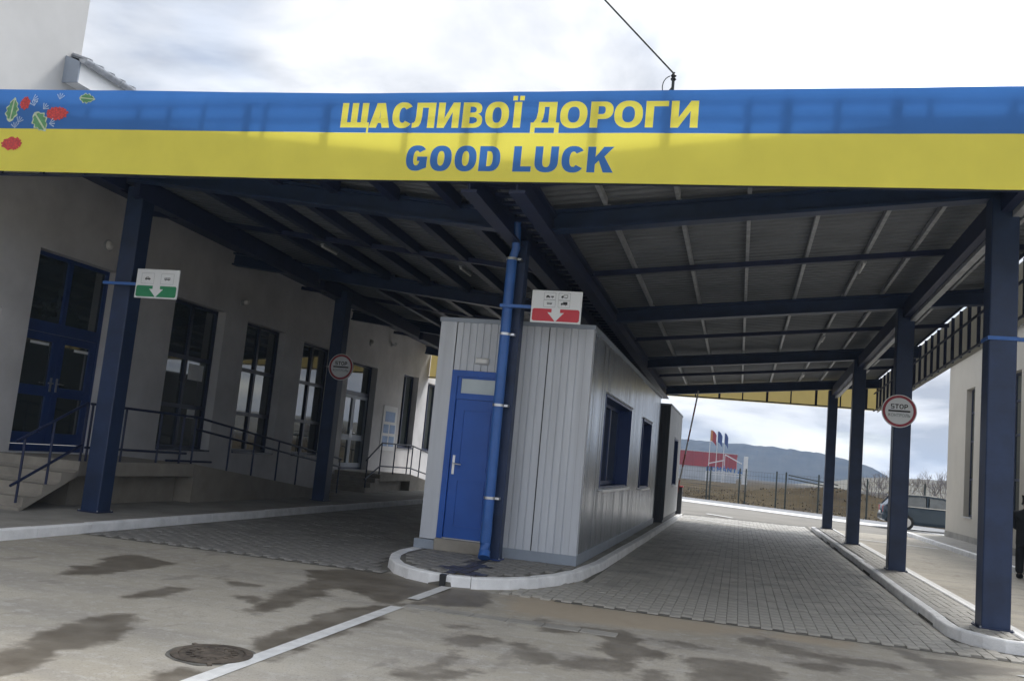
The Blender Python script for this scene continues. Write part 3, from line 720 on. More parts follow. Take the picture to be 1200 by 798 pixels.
for (a, b, z0, z1, k) in OPEN:
    xg = XW - .27
    fm = M['frame_blue'] if k == 'd' else M['frame_dark']
    mb = MB(); t = .07
    def fr(y0, y1, q0, q1, d=.06): mb.box(xg - .03, xg + d, y0, y1, q0, q1)
    fr(a, a + t, z0, z1); fr(b - t, b, z0, z1); fr(a + t, b - t, z1 - t, z1); fr(a + t, b - t, z0, z0 + (.07 if k != 'd' else .12))
    cells = []
    if k == 'w':
        ym = (a + b) / 2; zs = [z0 + .07, z0 + .95, z0 + 2.05, z1 - t] if z1 > 4 else [z0 + .07, z1 - t]
        fr(ym - .045, ym + .045, z0 + .07, z1 - t)
        for z in zs[1:-1]: fr(a + t, ym - .045, z - .045, z + .045, .055); fr(ym + .045, b - t, z - .045, z + .045, .055)
        for i in range(len(zs) - 1):
            for y0, y1 in ((a + t, ym - .045), (ym + .045, b - t)): cells.append((y0, y1, zs[i], zs[i + 1]))
    elif k == 's':
        ym = (a + b) / 2; fr(ym - .04, ym + .04, z0 + .07, z1 - t)
        cells = [(a + t, ym - .04, z0 + .07, z1 - t), (ym + .04, b - t, z0 + .07, z1 - t)]
    elif k == 'd':
        ym = (a + b) / 2; zt = 3.0
        fr(ym - .05, ym + .05, zt + .20, z1 - t, .065); fr(a + t, b - t, zt, zt + .20, .065)
        cells = [(a + t, ym - .05, zt + .20, z1 - t), (ym + .05, b - t, zt + .20, z1 - t)]
    else:
        zt = 3.05; ym = (a + b) / 2
        fr(a + t, b - t, zt, zt + .12, .065)
        cells = [(a + t, b - t, zt + .12, z1 - t)]
    win = obj('window' if k in 'ws' else 'door_frame', mb, fm, tb)
    for (y0, y1, q0, q1) in cells:
        g = MB(); g.box(xg - .012, xg + .008, y0, y1, q0, q1); obj('pane', g, M['glass'], win)
    if k in 'ws':
        g = MB(); g.box(XW - .2, XW + .04, a + .01, b - .01, z0 - .03, z0 - .002 + .012); obj('sill', g, M['frame_dark'], win)
    if k in 'de':
        lm = M['frame_blue'] if k == 'd' else M['trim']
        for y0, y1, s in ((a + t + .006, ym - .004, 1), (ym + .004, b - t - .006, -1)):
            q0 = z0 + (.13 if k == 'd' else .075); q1 = zt - .006
            st = .14 if k == 'd' else .1; br = .34 if k == 'd' else .22
            g = MB(); x0, x1 = xg - .02, xg + .05
            g.box(x0, x1, y0, y0 + st, q0, q1); g.box(x0, x1, y1 - st, y1, q0, q1); g.box(x0, x1, y0 + st, y1 - st, q1 - st, q1); g.box(x0, x1, y0 + st, y1 - st, q0, q0 + br * .6)
            zmid = q0 + .95
            g.box(x0, x1 - .004, y0 + st, y1 - st, zmid - .09, zmid + .09)
            leaf = obj('door_leaf', g, lm, win)
            g = MB(); g.box(xg - .008, xg + .012, y0 + st, y1 - st, q0 + br * .6, zmid - .09); g.box(xg - .008, xg + .012, y0 + st, y1 - st, zmid + .09, q1 - st); leaf_g = obj('pane', g, M['glass'], win)
            yh = y1 - st * .5 if s > 0 else y0 + st * .5
            g = MB(); g.box(x1, x1 + .012, yh - .02, yh + .02, q0 + .95, q0 + 1.2); g.tube([(x1 + .01, yh, q0 + 1.1), (x1 + .06, yh, q0 + 1.1), (x1 + .06, yh - s * .12, q0 + 1.1)], .011, 8); obj('door_handle', g, M['steel'], win)
# sheet of paper and notices inside the panes
for (y0, y1, q0, q1) in ((18.15, 18.72, 2.62, 2.98), (18.3, 18.6, 1.75, 1.95), (13.35, 13.8, 2.78, 2.83), (14.45, 14.85, 2.75, 2.80)):
    g = MB(); g.box(XW - .262, XW - .256, y0, y1, q0, q1); obj('paper_sheet', g, M['paper'], tb)
# eave of the lower wing
EX = XW + .30; Y0E = 12.86
g = MB(); g.box(XW, EX - .03, Y0E, 42, 7.40, 7.45); obj('soffit', g, M['white'], tb)
g = MB(); g.box(EX - .028, EX + .02, Y0E, 42, 7.38, 7.74); obj('fascia_board', g, M['white'], tb)
g = MB(); g.hexa([(XW + .001, Y0E - .03, 7.38), (EX + .02, Y0E - .03, 7.38), (EX + .02, Y0E - .002, 7.38), (XW + .001, Y0E - .002, 7.38)], [(XW + .001, Y0E - .03, 7.88), (EX + .02, Y0E - .03, 7.76), (EX + .02, Y0E - .002, 7.76), (XW + .001, Y0E - .002, 7.88)]); obj('end_board', g, M['trim'], tb)
g = MB()
n = 10; gx, gz = EX + .10, 7.80
for i in range(n):
    a0 = math.pi + math.pi * i / n; a1 = math.pi + math.pi * (i + 1) / n
    for r, s in ((.085, 1), (.078, -1)):
        p = [(gx + r * math.cos(a0), Y0E - .05, gz + r * math.sin(a0)), (gx + r * math.cos(a1), Y0E - .05, gz + r * math.sin(a1)), (gx + r * math.cos(a1), 42, gz + r * math.sin(a1)), (gx + r * math.cos(a0), 42, gz + r * math.sin(a0))]
        g.quad(*(p if s > 0 else p[::-1]))
g.poly(arc(0, 0, .085, .085, 180, 360, 10, 2), lambda u, v: (gx + u, Y0E - .05, gz + v))
gut = obj('gutter', g, M['galv'], tb)
for i in range(24):
    g = MB(); yy = 13.0 + i * .75; g.tube([(gx + .09 * math.cos(t), yy, gz + .09 * math.sin(t)) for t in np.linspace(math.pi, 2 * math.pi, 7)], .008, 5); obj('gutter_bracket', g, M['steel'], gut)
g = MB(); g.hexa([(XW - 6, Y0E + .1, 9.86), (EX + .08, Y0E + .1, 7.80), (EX + .08, 42, 7.80), (XW - 6, 42, 9.86)], [(XW - 6, Y0E + .1, 9.90), (EX + .08, Y0E + .1, 7.84), (EX + .08, 42, 7.84), (XW - 6, 42, 9.90)])
rf = obj('roof', g, M['roof'], tb)
g = MB()
for i in range(96): yy = Y0E + .15 + i * .3; g.bar((XW - 6, yy, 9.91), (EX + .10, yy, 7.855), .06, .035)
obj('roof_rib', g, M['galv'], rf)['kind'] = 'stuff'
# upper window just above the canopy
g = MB(); g.box(XW + .001, XW + .03, 13.26, 15.2, 6.4, 7.36); uw = obj('window', g, M['frame_blue'], tb)
g = MB(); g.box(XW + .03, XW + .036, 13.43, 14.25, 6.48, 7.27); g.box(XW + .03, XW + .036, 14.31, 15.12, 6.48, 7.27); obj('pane', g, M['glass'], uw)

# entrance porch: landing, flight of steps, ramp
ep = thing('entrance_stairs', (-11, 14, 0.12), 'concrete steps, landing and ramp before the wide blue entrance door', 'stairs')
XO = -10.22
g = MB(); g.box(-11.998, XO, 12.55, 15.75, .62, .86); obj('landing', g, M['conc'], ep, bevel=.008)
g = MB(); g.box(-11.998, XO - .35, 12.8, 15.7, .10, .618); obj('landing_base', g, M['plinth'], ep)
slb = lambda yy: .10 + (yy - 11.42) * .46
g = MB()   # sloping slab under the steps
g.hexa([(-11.998, 11.42, .10), (XO, 11.42, .10), (XO, 12.548, .62), (-11.998, 12.548, .62)], [(-11.998, 11.42, .16), (XO, 11.42, .16), (XO, 12.548, .72), (-11.998, 12.548, .72)])
obj('stair_slab', g, M['conc'], ep)
for i in range(3):
    z1 = .86 - .1825 * (i + 1); y1 = 12.546 - i * .36; y0_ = y1 - .36
    g = MB(); g.hexa([(-11.997, y0_, slb(y0_) + .03), (XO + .003, y0_, slb(y0_) + .03), (XO + .003, y1, slb(y1) + .03), (-11.997, y1, slb(y1) + .03)], [(-11.997, y0_, z1), (XO + .003, y0_, z1), (XO + .003, y1, z1), (-11.997, y1, z1)]); obj('step', g, M['conc'], ep)
g = MB(); g.hexa([(-11.998, 15.752, .10), (XO, 15.752, .10), (XO, 22.9, .10), (-11.998, 22.9, .10)], [(-11.998, 15.752, .855), (XO, 15.752, .855), (XO, 22.9, .13), (-11.998, 22.9, .13)]); obj('ramp', g, M['plinth'], ep)

def rail_thing(label, rails, posts, group=None):
    a = posts[0][0]
    t = thing('handrail', (a[0], a[1], a[2]), label, 'railing', group)
    for pts in rails:
        g = MB(); g.tube(pts, .022, 8); obj('rail', g, M['navy_dark'], t)
    for p, q in posts:
        g = MB(); g.tube([p, q], .02, 8); obj('post', g, M['navy_dark'], t)
    return t
xr = XO - .06
sz = lambda yy: .13 + max(0, min(4, math.floor((yy - 11.346) / .3) + 1)) * .1825
rail_thing('dark blue tube handrail climbing the steps to the blue entrance door',
    [[(xr, 11.25, 1.13), (xr, 12.62, 1.80)], [(xr, 11.25, .48), (xr, 12.62, 1.12)]],
    [((xr, 11.4, .13 + .1), (xr, 11.4, 1.20)), ((xr, 11.95, .45), (xr, 11.95, 1.47)), ((xr, 12.62, .86), (xr, 12.62, 1.80))])
rz = lambda yy: .86 - (yy - 15.75) * .1015 if yy > 15.75 else .86
rail_thing('dark blue tube railing along the entrance landing and down its long ramp',
    [[(xr, 12.70, 1.79), (xr, 15.7, 1.76), (xr, 22.6, 1.07)], [(xr, 12.70, 1.08), (xr, 15.5, 1.05)], [(xr, 15.7, 1.53), (xr, 22.6, .86)], [(xr, 14.9, .91), (xr, 16.4, .90)]],
    [((xr, yy, rz(yy) - .005), (xr, yy, 1.78 if yy < 15.75 else 1.76 - (yy - 15.7) * .1)) for yy in (12.75, 13.6, 14.6, 15.3, 15.7, 17.0, 18.0, 19.1, 20.1, 21.2, 22.5)])
# second porch at the glass doors
sp = thing('entrance_stairs', (-11.2, 27, .12), 'small concrete porch with steps before the pale glass doors', 'stairs')
X2 = -10.5
g = MB(); g.box(-11.998, X2, 25.95, 28.6, .44, .66); obj('landing', g, M['conc'], sp, bevel=.008)
g = MB(); g.box(-11.998, X2 - .25, 26.1, 28.5, .10, .438); obj('landing_base', g, M['plinth'], sp)
for i in range(3):
    z1 = .66 - .1325 * (i + 1); y1 = 25.948 - i * .34
    g = MB(); g.box(-11.997, X2, y1 - .34, y1, .10, z1); obj('step', g, M['conc'], sp, bevel=.006)
g = MB(); g.hexa([(-11.998, 28.602, .10), (X2, 28.602, .10), (X2, 33, .10), (-11.998, 33, .10)], [(-11.998, 28.602, .655), (X2, 28.602, .655), (X2, 33, .13), (-11.998, 33, .13)]); obj('ramp', g, M['plinth'], sp)
xr = X2 - .05
rail_thing('dark tube railing round the small porch of the glass doors',
    [[(xr, 24.9, 1.05), (xr, 26.0, 1.60), (xr, 28.6, 1.60), (xr, 33, 1.08)], [(xr, 24.9, .5), (xr, 26.0, .9), (xr, 28.6, .86), (xr, 33, .36)]],
    [((xr, yy, (.13 + max(0, (yy - 24.9) * .42) if yy < 25.95 else .66 if yy < 28.6 else .66 - (yy - 28.6) * .12)), (xr, yy, 1.05 + (yy - 24.9) * .5 if yy < 26 else 1.6 if yy <= 28.6 else 1.6 - (yy - 28.6) * .118)) for yy in (25.0, 25.98, 27.1, 28.3, 28.7, 29.5, 30.4, 31.5, 32.8)])
# notice board
nb = thing('notice_board', (-11.98, 29.95, 1.35), 'white notice sheet with blue print on the wall beyond the glass doors', 'notice')
g = MB(); g.box(-11.999, -11.97, 29.3, 30.6, 1.35, 2.9); obj('board', g, M['paper'], nb)
for i, (a, b, c, d) in enumerate(((29.5, 30.4, 2.35, 2.7), (29.42, 29.9, 1.95, 2.25), (30.0, 30.5, 1.95, 2.25), (29.42, 29.9, 1.5, 1.85), (30.0, 30.5, 1.5, 1.85))):
    g = MB(); g.box(-11.97, -11.966, a, b, c, d); obj('print', g, M['print_blue'], nb)
# wall lamps
def wall_lamp(y, z, label, r=.11):
    t = thing('wall_lamp', (-11.93, y, z), label, 'lamp', 'round lamps on the terminal wall')
    g = MB(); g.tube([(-11.999, y, z), (-11.96, y, z)], r, 16); obj('base', g, M['galv'], t)
    g = MB(); g.tube([(-11.96, y, z), (-11.93, y, z), (-11.90, y, z), (-11.885, y, z)], [r * .85, r * .8, r * .55, r * .1], 16); obj('lamp_shade', g, M['white'], t, smooth=True)
wall_lamp(14.6, 4.86, 'round bulkhead lamp on the wall above the blue entrance door')
wall_lamp(27.6, 4.82, 'round bulkhead lamp on the wall above the pale glass doors')
for y, z, lab in ((19.55, 4.66, 'small grey camera on the terminal wall between the first two tall windows'), (29.4, 5.0, 'small grey camera high on the wall over the notice sheet')):
    t = thing('security_camera', (-11.95, y, z), lab, 'camera')
    g = MB(); g.box(-11.999, -11.96, y - .05, y + .05, z - .06, z + .06); g.bar((-11.96, y, z), (-11.85, y - .05, z + .02), .03, .03); obj('bracket', g, M['galv'], t)
    g = MB(); g.bar((-11.87, y + .06, z + .05), (-11.76, y - .2, z - .02), .09, .09); obj('housing', g, M['white'], t, bevel=.01)

# ================================================================== CANOPY (tilted as one piece)
C0 = (-3.0, 9.9, 4.75)
cp = thing('canopy', C0, 'wide blue steel canopy with a blue and yellow banner lettered in Ukrainian and English', 'canopy')
cp.rotation_euler = (-0.0225, 0, 0)
# canopy coordinates: x as in the world, y as in the world, z = C0.z + q
CY = lambda yy: yy
CZ = lambda q: C0[2] + q
XL, XR, XV, YB = -11.985, 4.5, -3.05, 33.6
zb = lambda x: -0.045 + .105 * abs(x - XV)           # underside of the cross beams
def cbar(name, p, q, wx, wz, m, par=None):
    g = MB(); g.bar((p[0], p[1], CZ(p[2])), (q[0], q[1], CZ(q[2])), wx, wz); return obj(name, g, m, par or cp)
ROWS = [12.0, 18.8, 25.7, 32.6]
for yy in ROWS:      # main cross beams: I sections
    for xa, xb in ((XV - .36, XL + .1), (XV + .36, XR - .06)):
        g = MB()
        p0 = (xa, yy, CZ(zb(xa))); p1 = (xb, yy, CZ(zb(xb)))
        for dz, wx, wz in ((.02, .20, .04), (.15, .03, .22), (.28, .20, .04)):
            g.bar((p0[0], yy, p0[2] + dz), (p1[0], yy, p1[2] + dz), wx, wz)
        obj('cross_beam', g, M['navy'], cp)
for yy in [10.6, 15.4, 22.25, 29.2]:   # lighter secondary beams between
    for xa, xb in ((XV - .36, XL + .1), (XV + .36, XR - .06)):
        cbar('secondary_beam', (xa, yy, zb(xa) + .235), (xb, yy, zb(xb) + .235), .08, .09, M['navy_dark'])
# long beams
for x in (XV - .3, XV + .3):
    g = MB()
    for dz, wx, wz in ((.02, .20, .04), (.16, .03, .24), (.30, .20, .04)): g.bar((x, 10.1, CZ(-.07 + dz)), (x, YB - .1, CZ(-.07 + dz)), wx, wz)
    obj('valley_beam', g, M['navy_dark'], cp)
for x in (2.96, -9.62):
    z = zb(x)
    seq = [10.15] + ROWS + [YB - .1]
    for a, b in zip(seq, seq[1:]):
        cbar('long_beam', (x, a + .17, z - .06), (x, b - .17, z - .06), .12, .30, M['navy_dark'])
        if x > 0: cbar('long_channel', (x + .12, a + .17, z - .10), (x + .12, b - .17, z - .10), .10, .34, M['galv'])
# purlins (light grey channels)
PUR = [-1.97, -1.0, -.08, .87, 1.81, 2.52, 3.75] + [-4.1, -5.05, -6.0, -6.95, -7.9, -8.85, -10.4, -11.2]
for x in PUR:
    z = zb(x) + .345
    seq = [10.0] + ROWS + [YB - .05]
    for a, b in zip(seq, seq[1:]):
        g = MB(); g.bar((x, a + .11, CZ(z)), (x, b - .11, CZ(z)), .055, .09) if x > XV else g.bar((x, a + .11, CZ(z - .05)), (x, b - .11, CZ(z - .05)), .13, .18); obj('purlin', g, M['galv'] if x > XV else M['navy_dark'], cp)
# corrugated sheets
pitch = .2
def sheet(xa, xb, y0, y1):
    g = MB(); n = int(round((y1 - y0) / pitch))
    prof = []
    for i in range(n):
        b = y0 + i * pitch
        prof += [(b, 0), (b + .075, 0), (b + .1, .032), (b + .165, .032), (b + .19, 0)]
    prof.append((y1, 0))
    za, zc_ = zb(xa) + .40, zb(xb) + .40
    for (yy, h) in prof: g.v += [(xa, yy, CZ(za + h)), (xb, yy, CZ(zc_ + h))]
    for i in range(len(prof) - 1):
        k = 2 * i; f = (k, k + 1, k + 3, k + 2); g.f.append(f if xb < xa else f[::-1]); g.mi.append(0)
    return obj('roof_sheet', g, M['roof'], cp)
yy = 10.0
while yy < YB - .2:
    y1 = min(yy + 1.2, YB - .0)
    sheet(XV + .12, XR - .04, yy, y1); sheet(XV - .12, XL, yy, y1); yy = y1
g = MB(); g.bar((XL + .06, 10.0, CZ(zb(XL + .06) + .375)), (XL + .06, YB, CZ(zb(XL + .06) + .375)), .13, .03); obj('light_gap_strip', g, M['navy_dark'], cp)  # added strip that stops light leaking between roof edge and wall
# valley gutter with cross straps
g = MB(); g.box(XV - .2, XV + .2, 10.0, YB, CZ(.30), CZ(.312)); g.box(XV - .2, XV - .19, 10, YB, CZ(.312), CZ(.42)); g.box(XV + .19, XV + .2, 10, YB, CZ(.312), CZ(.42))
vg = obj('valley_gutter', g, M['galv'], cp)
for i in range(66):
    y0 = 10.2 + i * .35; g = MB(); g.box(XV - .2, XV + .2, y0, y0 + .12, CZ(.16), CZ(.2)); obj('strap', g, M['navy_dark'], vg)
# banner: real sheet with slack, blue over yellow, on all sides of the canopy
def ban_top(x): return 1.115 + max(0, (-5 - x)) * .022
def slack(u, q):
    """how far the cloth of the front banner stands off its plane"""
    return .012 * mnoise.noise((u * .55, q * .8, 4.2)) + .007 * mnoise.noise((u * 2.3, q * 2.1, 1.2)) + .004 * math.sin(q * 9 + u * .7) * mnoise.noise((u * .9, 3.3, 0))
def cloth(name, outl, holes, m, par, off=0.0, place=None, nx=.12, nz=.15):
    """flat outline with holes, cut into small cells and given the slack of the banner"""
    g = MB(); g.poly(outl, lambda u, q: (u, 0, q), holes)
    bm = bmesh.new()
    vs = [bm.verts.new(v) for v in g.v]
    for f in g.f:
        try: bm.faces.new([vs[i] for i in f])
        except ValueError: pass
    xs_ = [v[0] for v in g.v]; zs_ = [v[2] for v in g.v]
    for lo, hi, st, no in ((min(xs_), max(xs_), nx, (1, 0, 0)), (min(zs_), max(zs_), nz, (0, 0, 1))):
        k = math.floor(lo / st) + 1
        while k * st < hi - 1e-4:
            bmesh.ops.bisect_plane(bm, geom=bm.verts[:] + bm.edges[:] + bm.faces[:], plane_co=tuple(c * k * st for c in no), plane_no=no); k += 1
    bm.verts.index_update()
    h = MB()
    for v in bm.verts: h.v.append(place(v.co.x, v.co.z) if place else (v.co.x, YF + slack(v.co.x, v.co.z) - off, CZ(v.co.z)))
    h.f = [tuple(v.index for v in f.verts) for f in bm.faces]; h.mi = [0] * len(h.f)
    bm.free()
    return obj(name, h, m, par, smooth=True)
YF = 9.9
zy = lambda x: .60 + max(0, (-5 - x)) * .012
z00 = lambda x: 0.0 + max(0, (-6 - x)) * .012
YFb = YF
def letters(ext, x_first, px0, sx, z0, Hh, v, h):
    out_, isl = [], []
    for ch, a, b in ext:
        x0 = x_first + (a - px0) * sx; Wd = (b - a) * sx / Hh
        for outl, holes in glyph(ch, Wd, v, h):
            out_.append([(x0 + u * Hh, z0 + q * Hh) for u, q in outl]); isl.append([[(x0 + u * Hh, z0 + q * Hh) for u, q in hh] for hh in holes])
    return out_, isl
EXT1 = [('Щ', 10, 118), ('А', 118.5, 196), ('С', 204, 279), ('Л', 279.5, 362), ('И', 372, 450), ('В', 462, 534), ('О', 543, 627), ('Ї', 637, 677), ('Д', 706, 804), ('О', 804.8, 897), ('Р', 907, 983), ('О', 987, 1081), ('Г', 1090, 1163), ('И', 1172, 1259)]
EXT2 = [('G', 229, 307), ('O', 318, 397), ('O', 408, 487), ('D', 497, 572), ('L', 618, 682), ('U', 693, 774), ('C', 786, 862), ('K', 873, 962)]
T1 = letters(EXT1, -5.04, 10, 4.36 / 1249, .665, .32, .285, .215)
T2 = letters(EXT2, -4.12, 229, 2.53 / 733, .125, .31, .30, .22)
xg_ = list(np.linspace(XL, -6, 24)) 
low = [(x, z00(x)) for x in (XL, -9, -6)] + [(XR, .0)]
mid = [(x, zy(x)) for x in (XL, -9, -5)] + [(XR, .60)]
hig = [(x, ban_top(x)) for x in (XL, -9, -5)] + [(XR, 1.115)]
def shift(pts, d): return [(x, z + d) for x, z in pts]
band_y = cloth('banner_yellow_band', low + shift(mid, -.0015)[::-1], T2[0], M['ban_yellow'], cp)
band_b = cloth('banner_blue_band', mid + hig[::-1], T1[0], M['ban_blue'], cp)
for (outs, isls), m_in, m_bg, par in ((T1, M['ban_yellow'], M['ban_blue'], band_b), (T2, M['ban_blue'], M['ban_yellow'], band_y)):
    for o_, hs in zip(outs, isls):
        cloth('letter', o_, hs, m_in, par)
        for hh in hs: cloth('letter_counter', hh, [], m_bg, par)
cloth('side_fascia', [(10.0, 0), (YB, 0), (YB, 1.115), (10.0, 1.115)], [], M['ban_plain'], cp, place=lambda u, q: (XR + slack(u, q), u, CZ(q)), nx=.3, nz=.3)
cloth('rear_fascia', [(XL, .06), (XR - .02, .06), (XR - .02, 1.115), (XL, 1.115)], [], M['ban_ochre'], cp, place=lambda u, q: (u, YB + slack(u, q), CZ(q)), nx=.3, nz=.3)
# frame behind the banner
def stud(x, w_, z1): 
    g = MB(); g.box(x - w_ / 2, x + w_ / 2, YF + .05, YF + .09, CZ(.03), CZ(z1)); obj('stud', g, M['navy_dark'], cp)
for x, w_ in ((-11.0, .05), (-10.1, .09), (-9.4, .05), (-8.75, .05), (-7.94, .05), (-7.48, .06), (-6.97, .05), (-6.33, .09), (-6.07, .05), (-5.21, .10), (-4.14, .06), (-3.38, .09), (-3.0, .06), (-1.83, .09), (-1.0, .09), (-.11, .06), (.3, .10), (.83, .06), (1.43, .10), (1.76, .05), (2.56, .07), (3.4, .09), (4.3, .06)):
    stud(x, w_, 1.05)
for z in (.02, .88, 1.08):
    g = MB(); g.box(XL, XR - .06, YF + .092, YF + .13, CZ(z), CZ(z + .035)); obj('frame_rail', g, M['navy_dark'], cp)
for i in range(31):
    y0 = 10.3 + i * .76
    g = MB(); g.box(XR - .11, XR - .05, y0, y0 + (.07 if i % 2 else .045), CZ(.03), CZ(1.05)); obj('stud', g, M['navy_dark'], cp)
for z in (.02, .62, 1.06):
    g = MB(); g.box(XR - .15, XR - .112, 10.1, YB - .1, CZ(z), CZ(z + .035)); obj('frame_rail', g, M['navy_dark'], cp)
for i in range(20):
    x = XL + .3 + i * .83
    g = MB(); g.box(x, x + (.08 if i % 2 else .045), YB - .1, YB - .05, CZ(.08), CZ(1.05)); obj('stud', g, M['navy_dark'], cp)
g = MB(); g.box(XL, XR - .12, YB - .15, YB - .11, CZ(.07), CZ(.11)); obj('frame_rail', g, M['navy_dark'], cp)
YT = YF
# printed spray of berries and leaves at the end of the banner
PO = lambda d: (lambda u, q: (u, YF + slack(u, q) - d, CZ(q)))
def leaf(cx, cz, l, wd, ang, par):
    c, s = math.cos(ang), math.sin(ang)
    def tr(u, v): return (cx + u * c - v * s, cz + u * s + v * c)
    wob = lambda t, f: math.sin(math.pi * t) ** .75 * .5 * (1 + .16 * math.sin(t * f)) * (1.15 - .5 * t)
    T = np.linspace(0, 1, 30)
    g = MB(); g.poly([tr(l * (t - .5), -wd * wob(t, 27)) for t in T] + [tr(l * (t - .5), wd * wob(t, 25)) for t in T[::-1][1:-1]], PO(.004)); obj('printed_leaf', g, M['leaf_edge'], par)
    for sg in (1, -1):
        p = [tr(l * .86 * (t - .5), sg * wd * .05) for t in (.05, .95)] + [tr(l * .84 * (t - .5), sg * (wd * .05 + wd * .72 * wob(t, 26))) for t in T[::-1][2:-2]]
        g = MB(); g.poly(p, PO(.006)); 
        if g.f: obj('printed_leaf', g, M['leaf'], par)
def berries(cx, cz, wd, hd, n, par, ph):
    pts = []
    for k in range(600):
        u, v = random.uniform(-1, 1), random.uniform(-1, 1)
        if u * u + v * v < 1:
            p = (cx + u * wd, cz + v * hd)
            if all((p[0] - q[0]) ** 2 + (p[1] - q[1]) ** 2 > .029 ** 2 for q in pts): pts.append(p)
        if len(pts) >= n: break
    g = MB(); g.poly([(cx + wd * .98 * math.cos(t) * (1 + .10 * math.sin(5 * t + ph) + .06 * math.sin(11 * t)), cz + hd * math.sin(t) * (1 + .12 * math.sin(7 * t + ph))) for t in np.linspace(0, 2 * math.pi, 44)[:-1]], PO(.004)); obj('printed_cluster', g, M['berry_dark'], par)
    for p in pts:
        g = MB(); g.poly([(p[0] + .0155 * math.cos(2 * math.pi * k / 9), p[1] + .0155 * math.sin(2 * math.pi * k / 9)) for k in range(9)], PO(.006)); obj('printed_berry', g, M['berry'], par)
leaf(-10.02, .93, .36, .22, 1.5, band_b); leaf(-9.52, .75, .36, .24, -.85, band_b); leaf(-8.82, 1.08, .26, .15, -.1, band_b); leaf(-10.2, .36, .2, .15, .8, band_y)
leaf(-10.5, .85, .34, .22, .6, band_b); leaf(-11.2, .95, .34, .22, -.6, band_b)
berries(-9.82, 1.02, .075, .09, 24, band_b, 0); berries(-9.27, .87, .17, .09, 44, band_b, 1); berries(-9.93, .44, .16, .09, 44, band_y, 2); berries(-10.75, 1.0, .16, .1, 24, band_b, 3)
for cx, cz, a0 in ((-9.66, .98, 1.9), (-9.88, .74, 1.2), (-9.50, .93, .9), (-9.26, 1.07, 1.4), (-9.70, 1.06, .5), (-9.92, .66, 1.7), (-9.36, .72, .3)):
    g = MB()
    for k in range(4):
        a = a0 + (k - 1.5) * .5; p = (cx + .09 * math.cos(a), cz + .09 * math.sin(a)); nx_, nz_ = -math.sin(a) * .008, math.cos(a) * .008
        g.poly([(cx - nx_ * .3, cz - nz_ * .3), (p[0] - nx_, p[1] - nz_), (p[0] + nx_, p[1] + nz_), (cx + nx_ * .3, cz + nz_ * .3)], PO(.008 + k * .0006))
    obj('printed_sprig', g, M['sprig'], band_b)

# columns
def ctop(x, y_): return C0[2] - .0225 * (y_ - C0[1]) + zb(x)
def column(x, y_, label, group, top=None, wd=.31):
    z1 = (top if top else ctop(x, y_) - .004)
    t = thing('column', (x, y_, .125), label, 'column', group)
    g = MB(); g.box(x - wd / 2, x + wd / 2, y_ - wd / 2, y_ + wd / 2, .125, z1); obj('shaft', g, M['navy'], t, bevel=.012)
    g = MB(); g.box(x - wd / 2 - .03, x + wd / 2 + .03, y_ - wd / 2 - .03, y_ + wd / 2 + .03, .12, .14); obj('base_plate', g, M['navy_dark'], t)
    for sx in (-1, 1):
        for sy in (-1, 1): g = MB(); g.tube([(x + sx * (wd / 2 + .012), y_ + sy * (wd / 2 + .012), .14), (x + sx * (wd / 2 + .012), y_ + sy * (wd / 2 + .012), .158)], .010, 6); obj('bolt', g, M['galv'], t)
    return t
gr = 'square steel columns carrying the canopy'
cols = [column(2.96, 11.98, 'square blue column on the rounded tip of the kerbed island, with a strap round it', gr),
        column(2.96, 18.8, 'square dark blue column carrying a round STOP sign in front of the car', gr),
        column(2.96, 25.7, 'square dark blue column just behind the one with the STOP sign by the car', gr),
        column(2.98, 33.0, 'square dark blue column at the far tip of the kerbed island', gr),
        column(-9.72, 12.45, 'square blue column beside the entrance steps, holding the green arrow sign', gr),
        column(-9.55, 20.05, 'square dark column holding a round STOP sign before the terminal windows', gr),
        column(-3.285, 12.66, 'square blue column behind the drainpipe at the cabin front', gr, 4.72, .20)]
cols[6].children[0].data.materials[0] = M['post_blue']
# strap and arm on the first column
g = MB(); g.box(2.79, 3.13, 11.81, 12.15, 3.50, 3.545); g.bar((3.13, 11.86, 3.522), (3.75, 11.86, 3.522), .045, .045); obj('strap', g, M['pipe_blue'], cols[0])

# drainpipe
dp = thing('drainpipe', (-3.36, 12.42, .13), 'blue round drainpipe with bright clamps running down in front of the cabin column', 'drainpipe')
g = MB(); px_, py_ = -3.36, 12.43
g.tube([(px_ + .06, 12.3, 4.95), (px_ + .05, py_ - .02, 4.55), (px_, py_, 4.38)], .06, 16); obj('outlet', g, M['pipe_blue'], dp, smooth=True)
g = MB(); g.tube([(px_, py_, 4.42), (px_, py_, .62)], .074, 18); obj('pipe', g, M['pipe_blue'], dp, smooth=True)
g = MB(); g.tube([(px_, py_, .64), (px_, py_, .36), (px_ + .01, py_ - .03, .25), (px_ + .02, py_ - .08, .165)], [.077, .077, .08, .085], 18); obj('shoe', g, M['pipe_blue'], dp, smooth=True)
for z in (4.40, 3.30, 2.28, .98):
    g = MB(); g.lathe((px_, py_, z), [(.076, -.018), (.083, -.018), (.083, .018), (.076, .018)], 18); g.box(px_ + .085, px_ + .14, py_ - .012, py_ + .10, z - .015, z + .015); obj('clamp', g, M['steel'], dp)

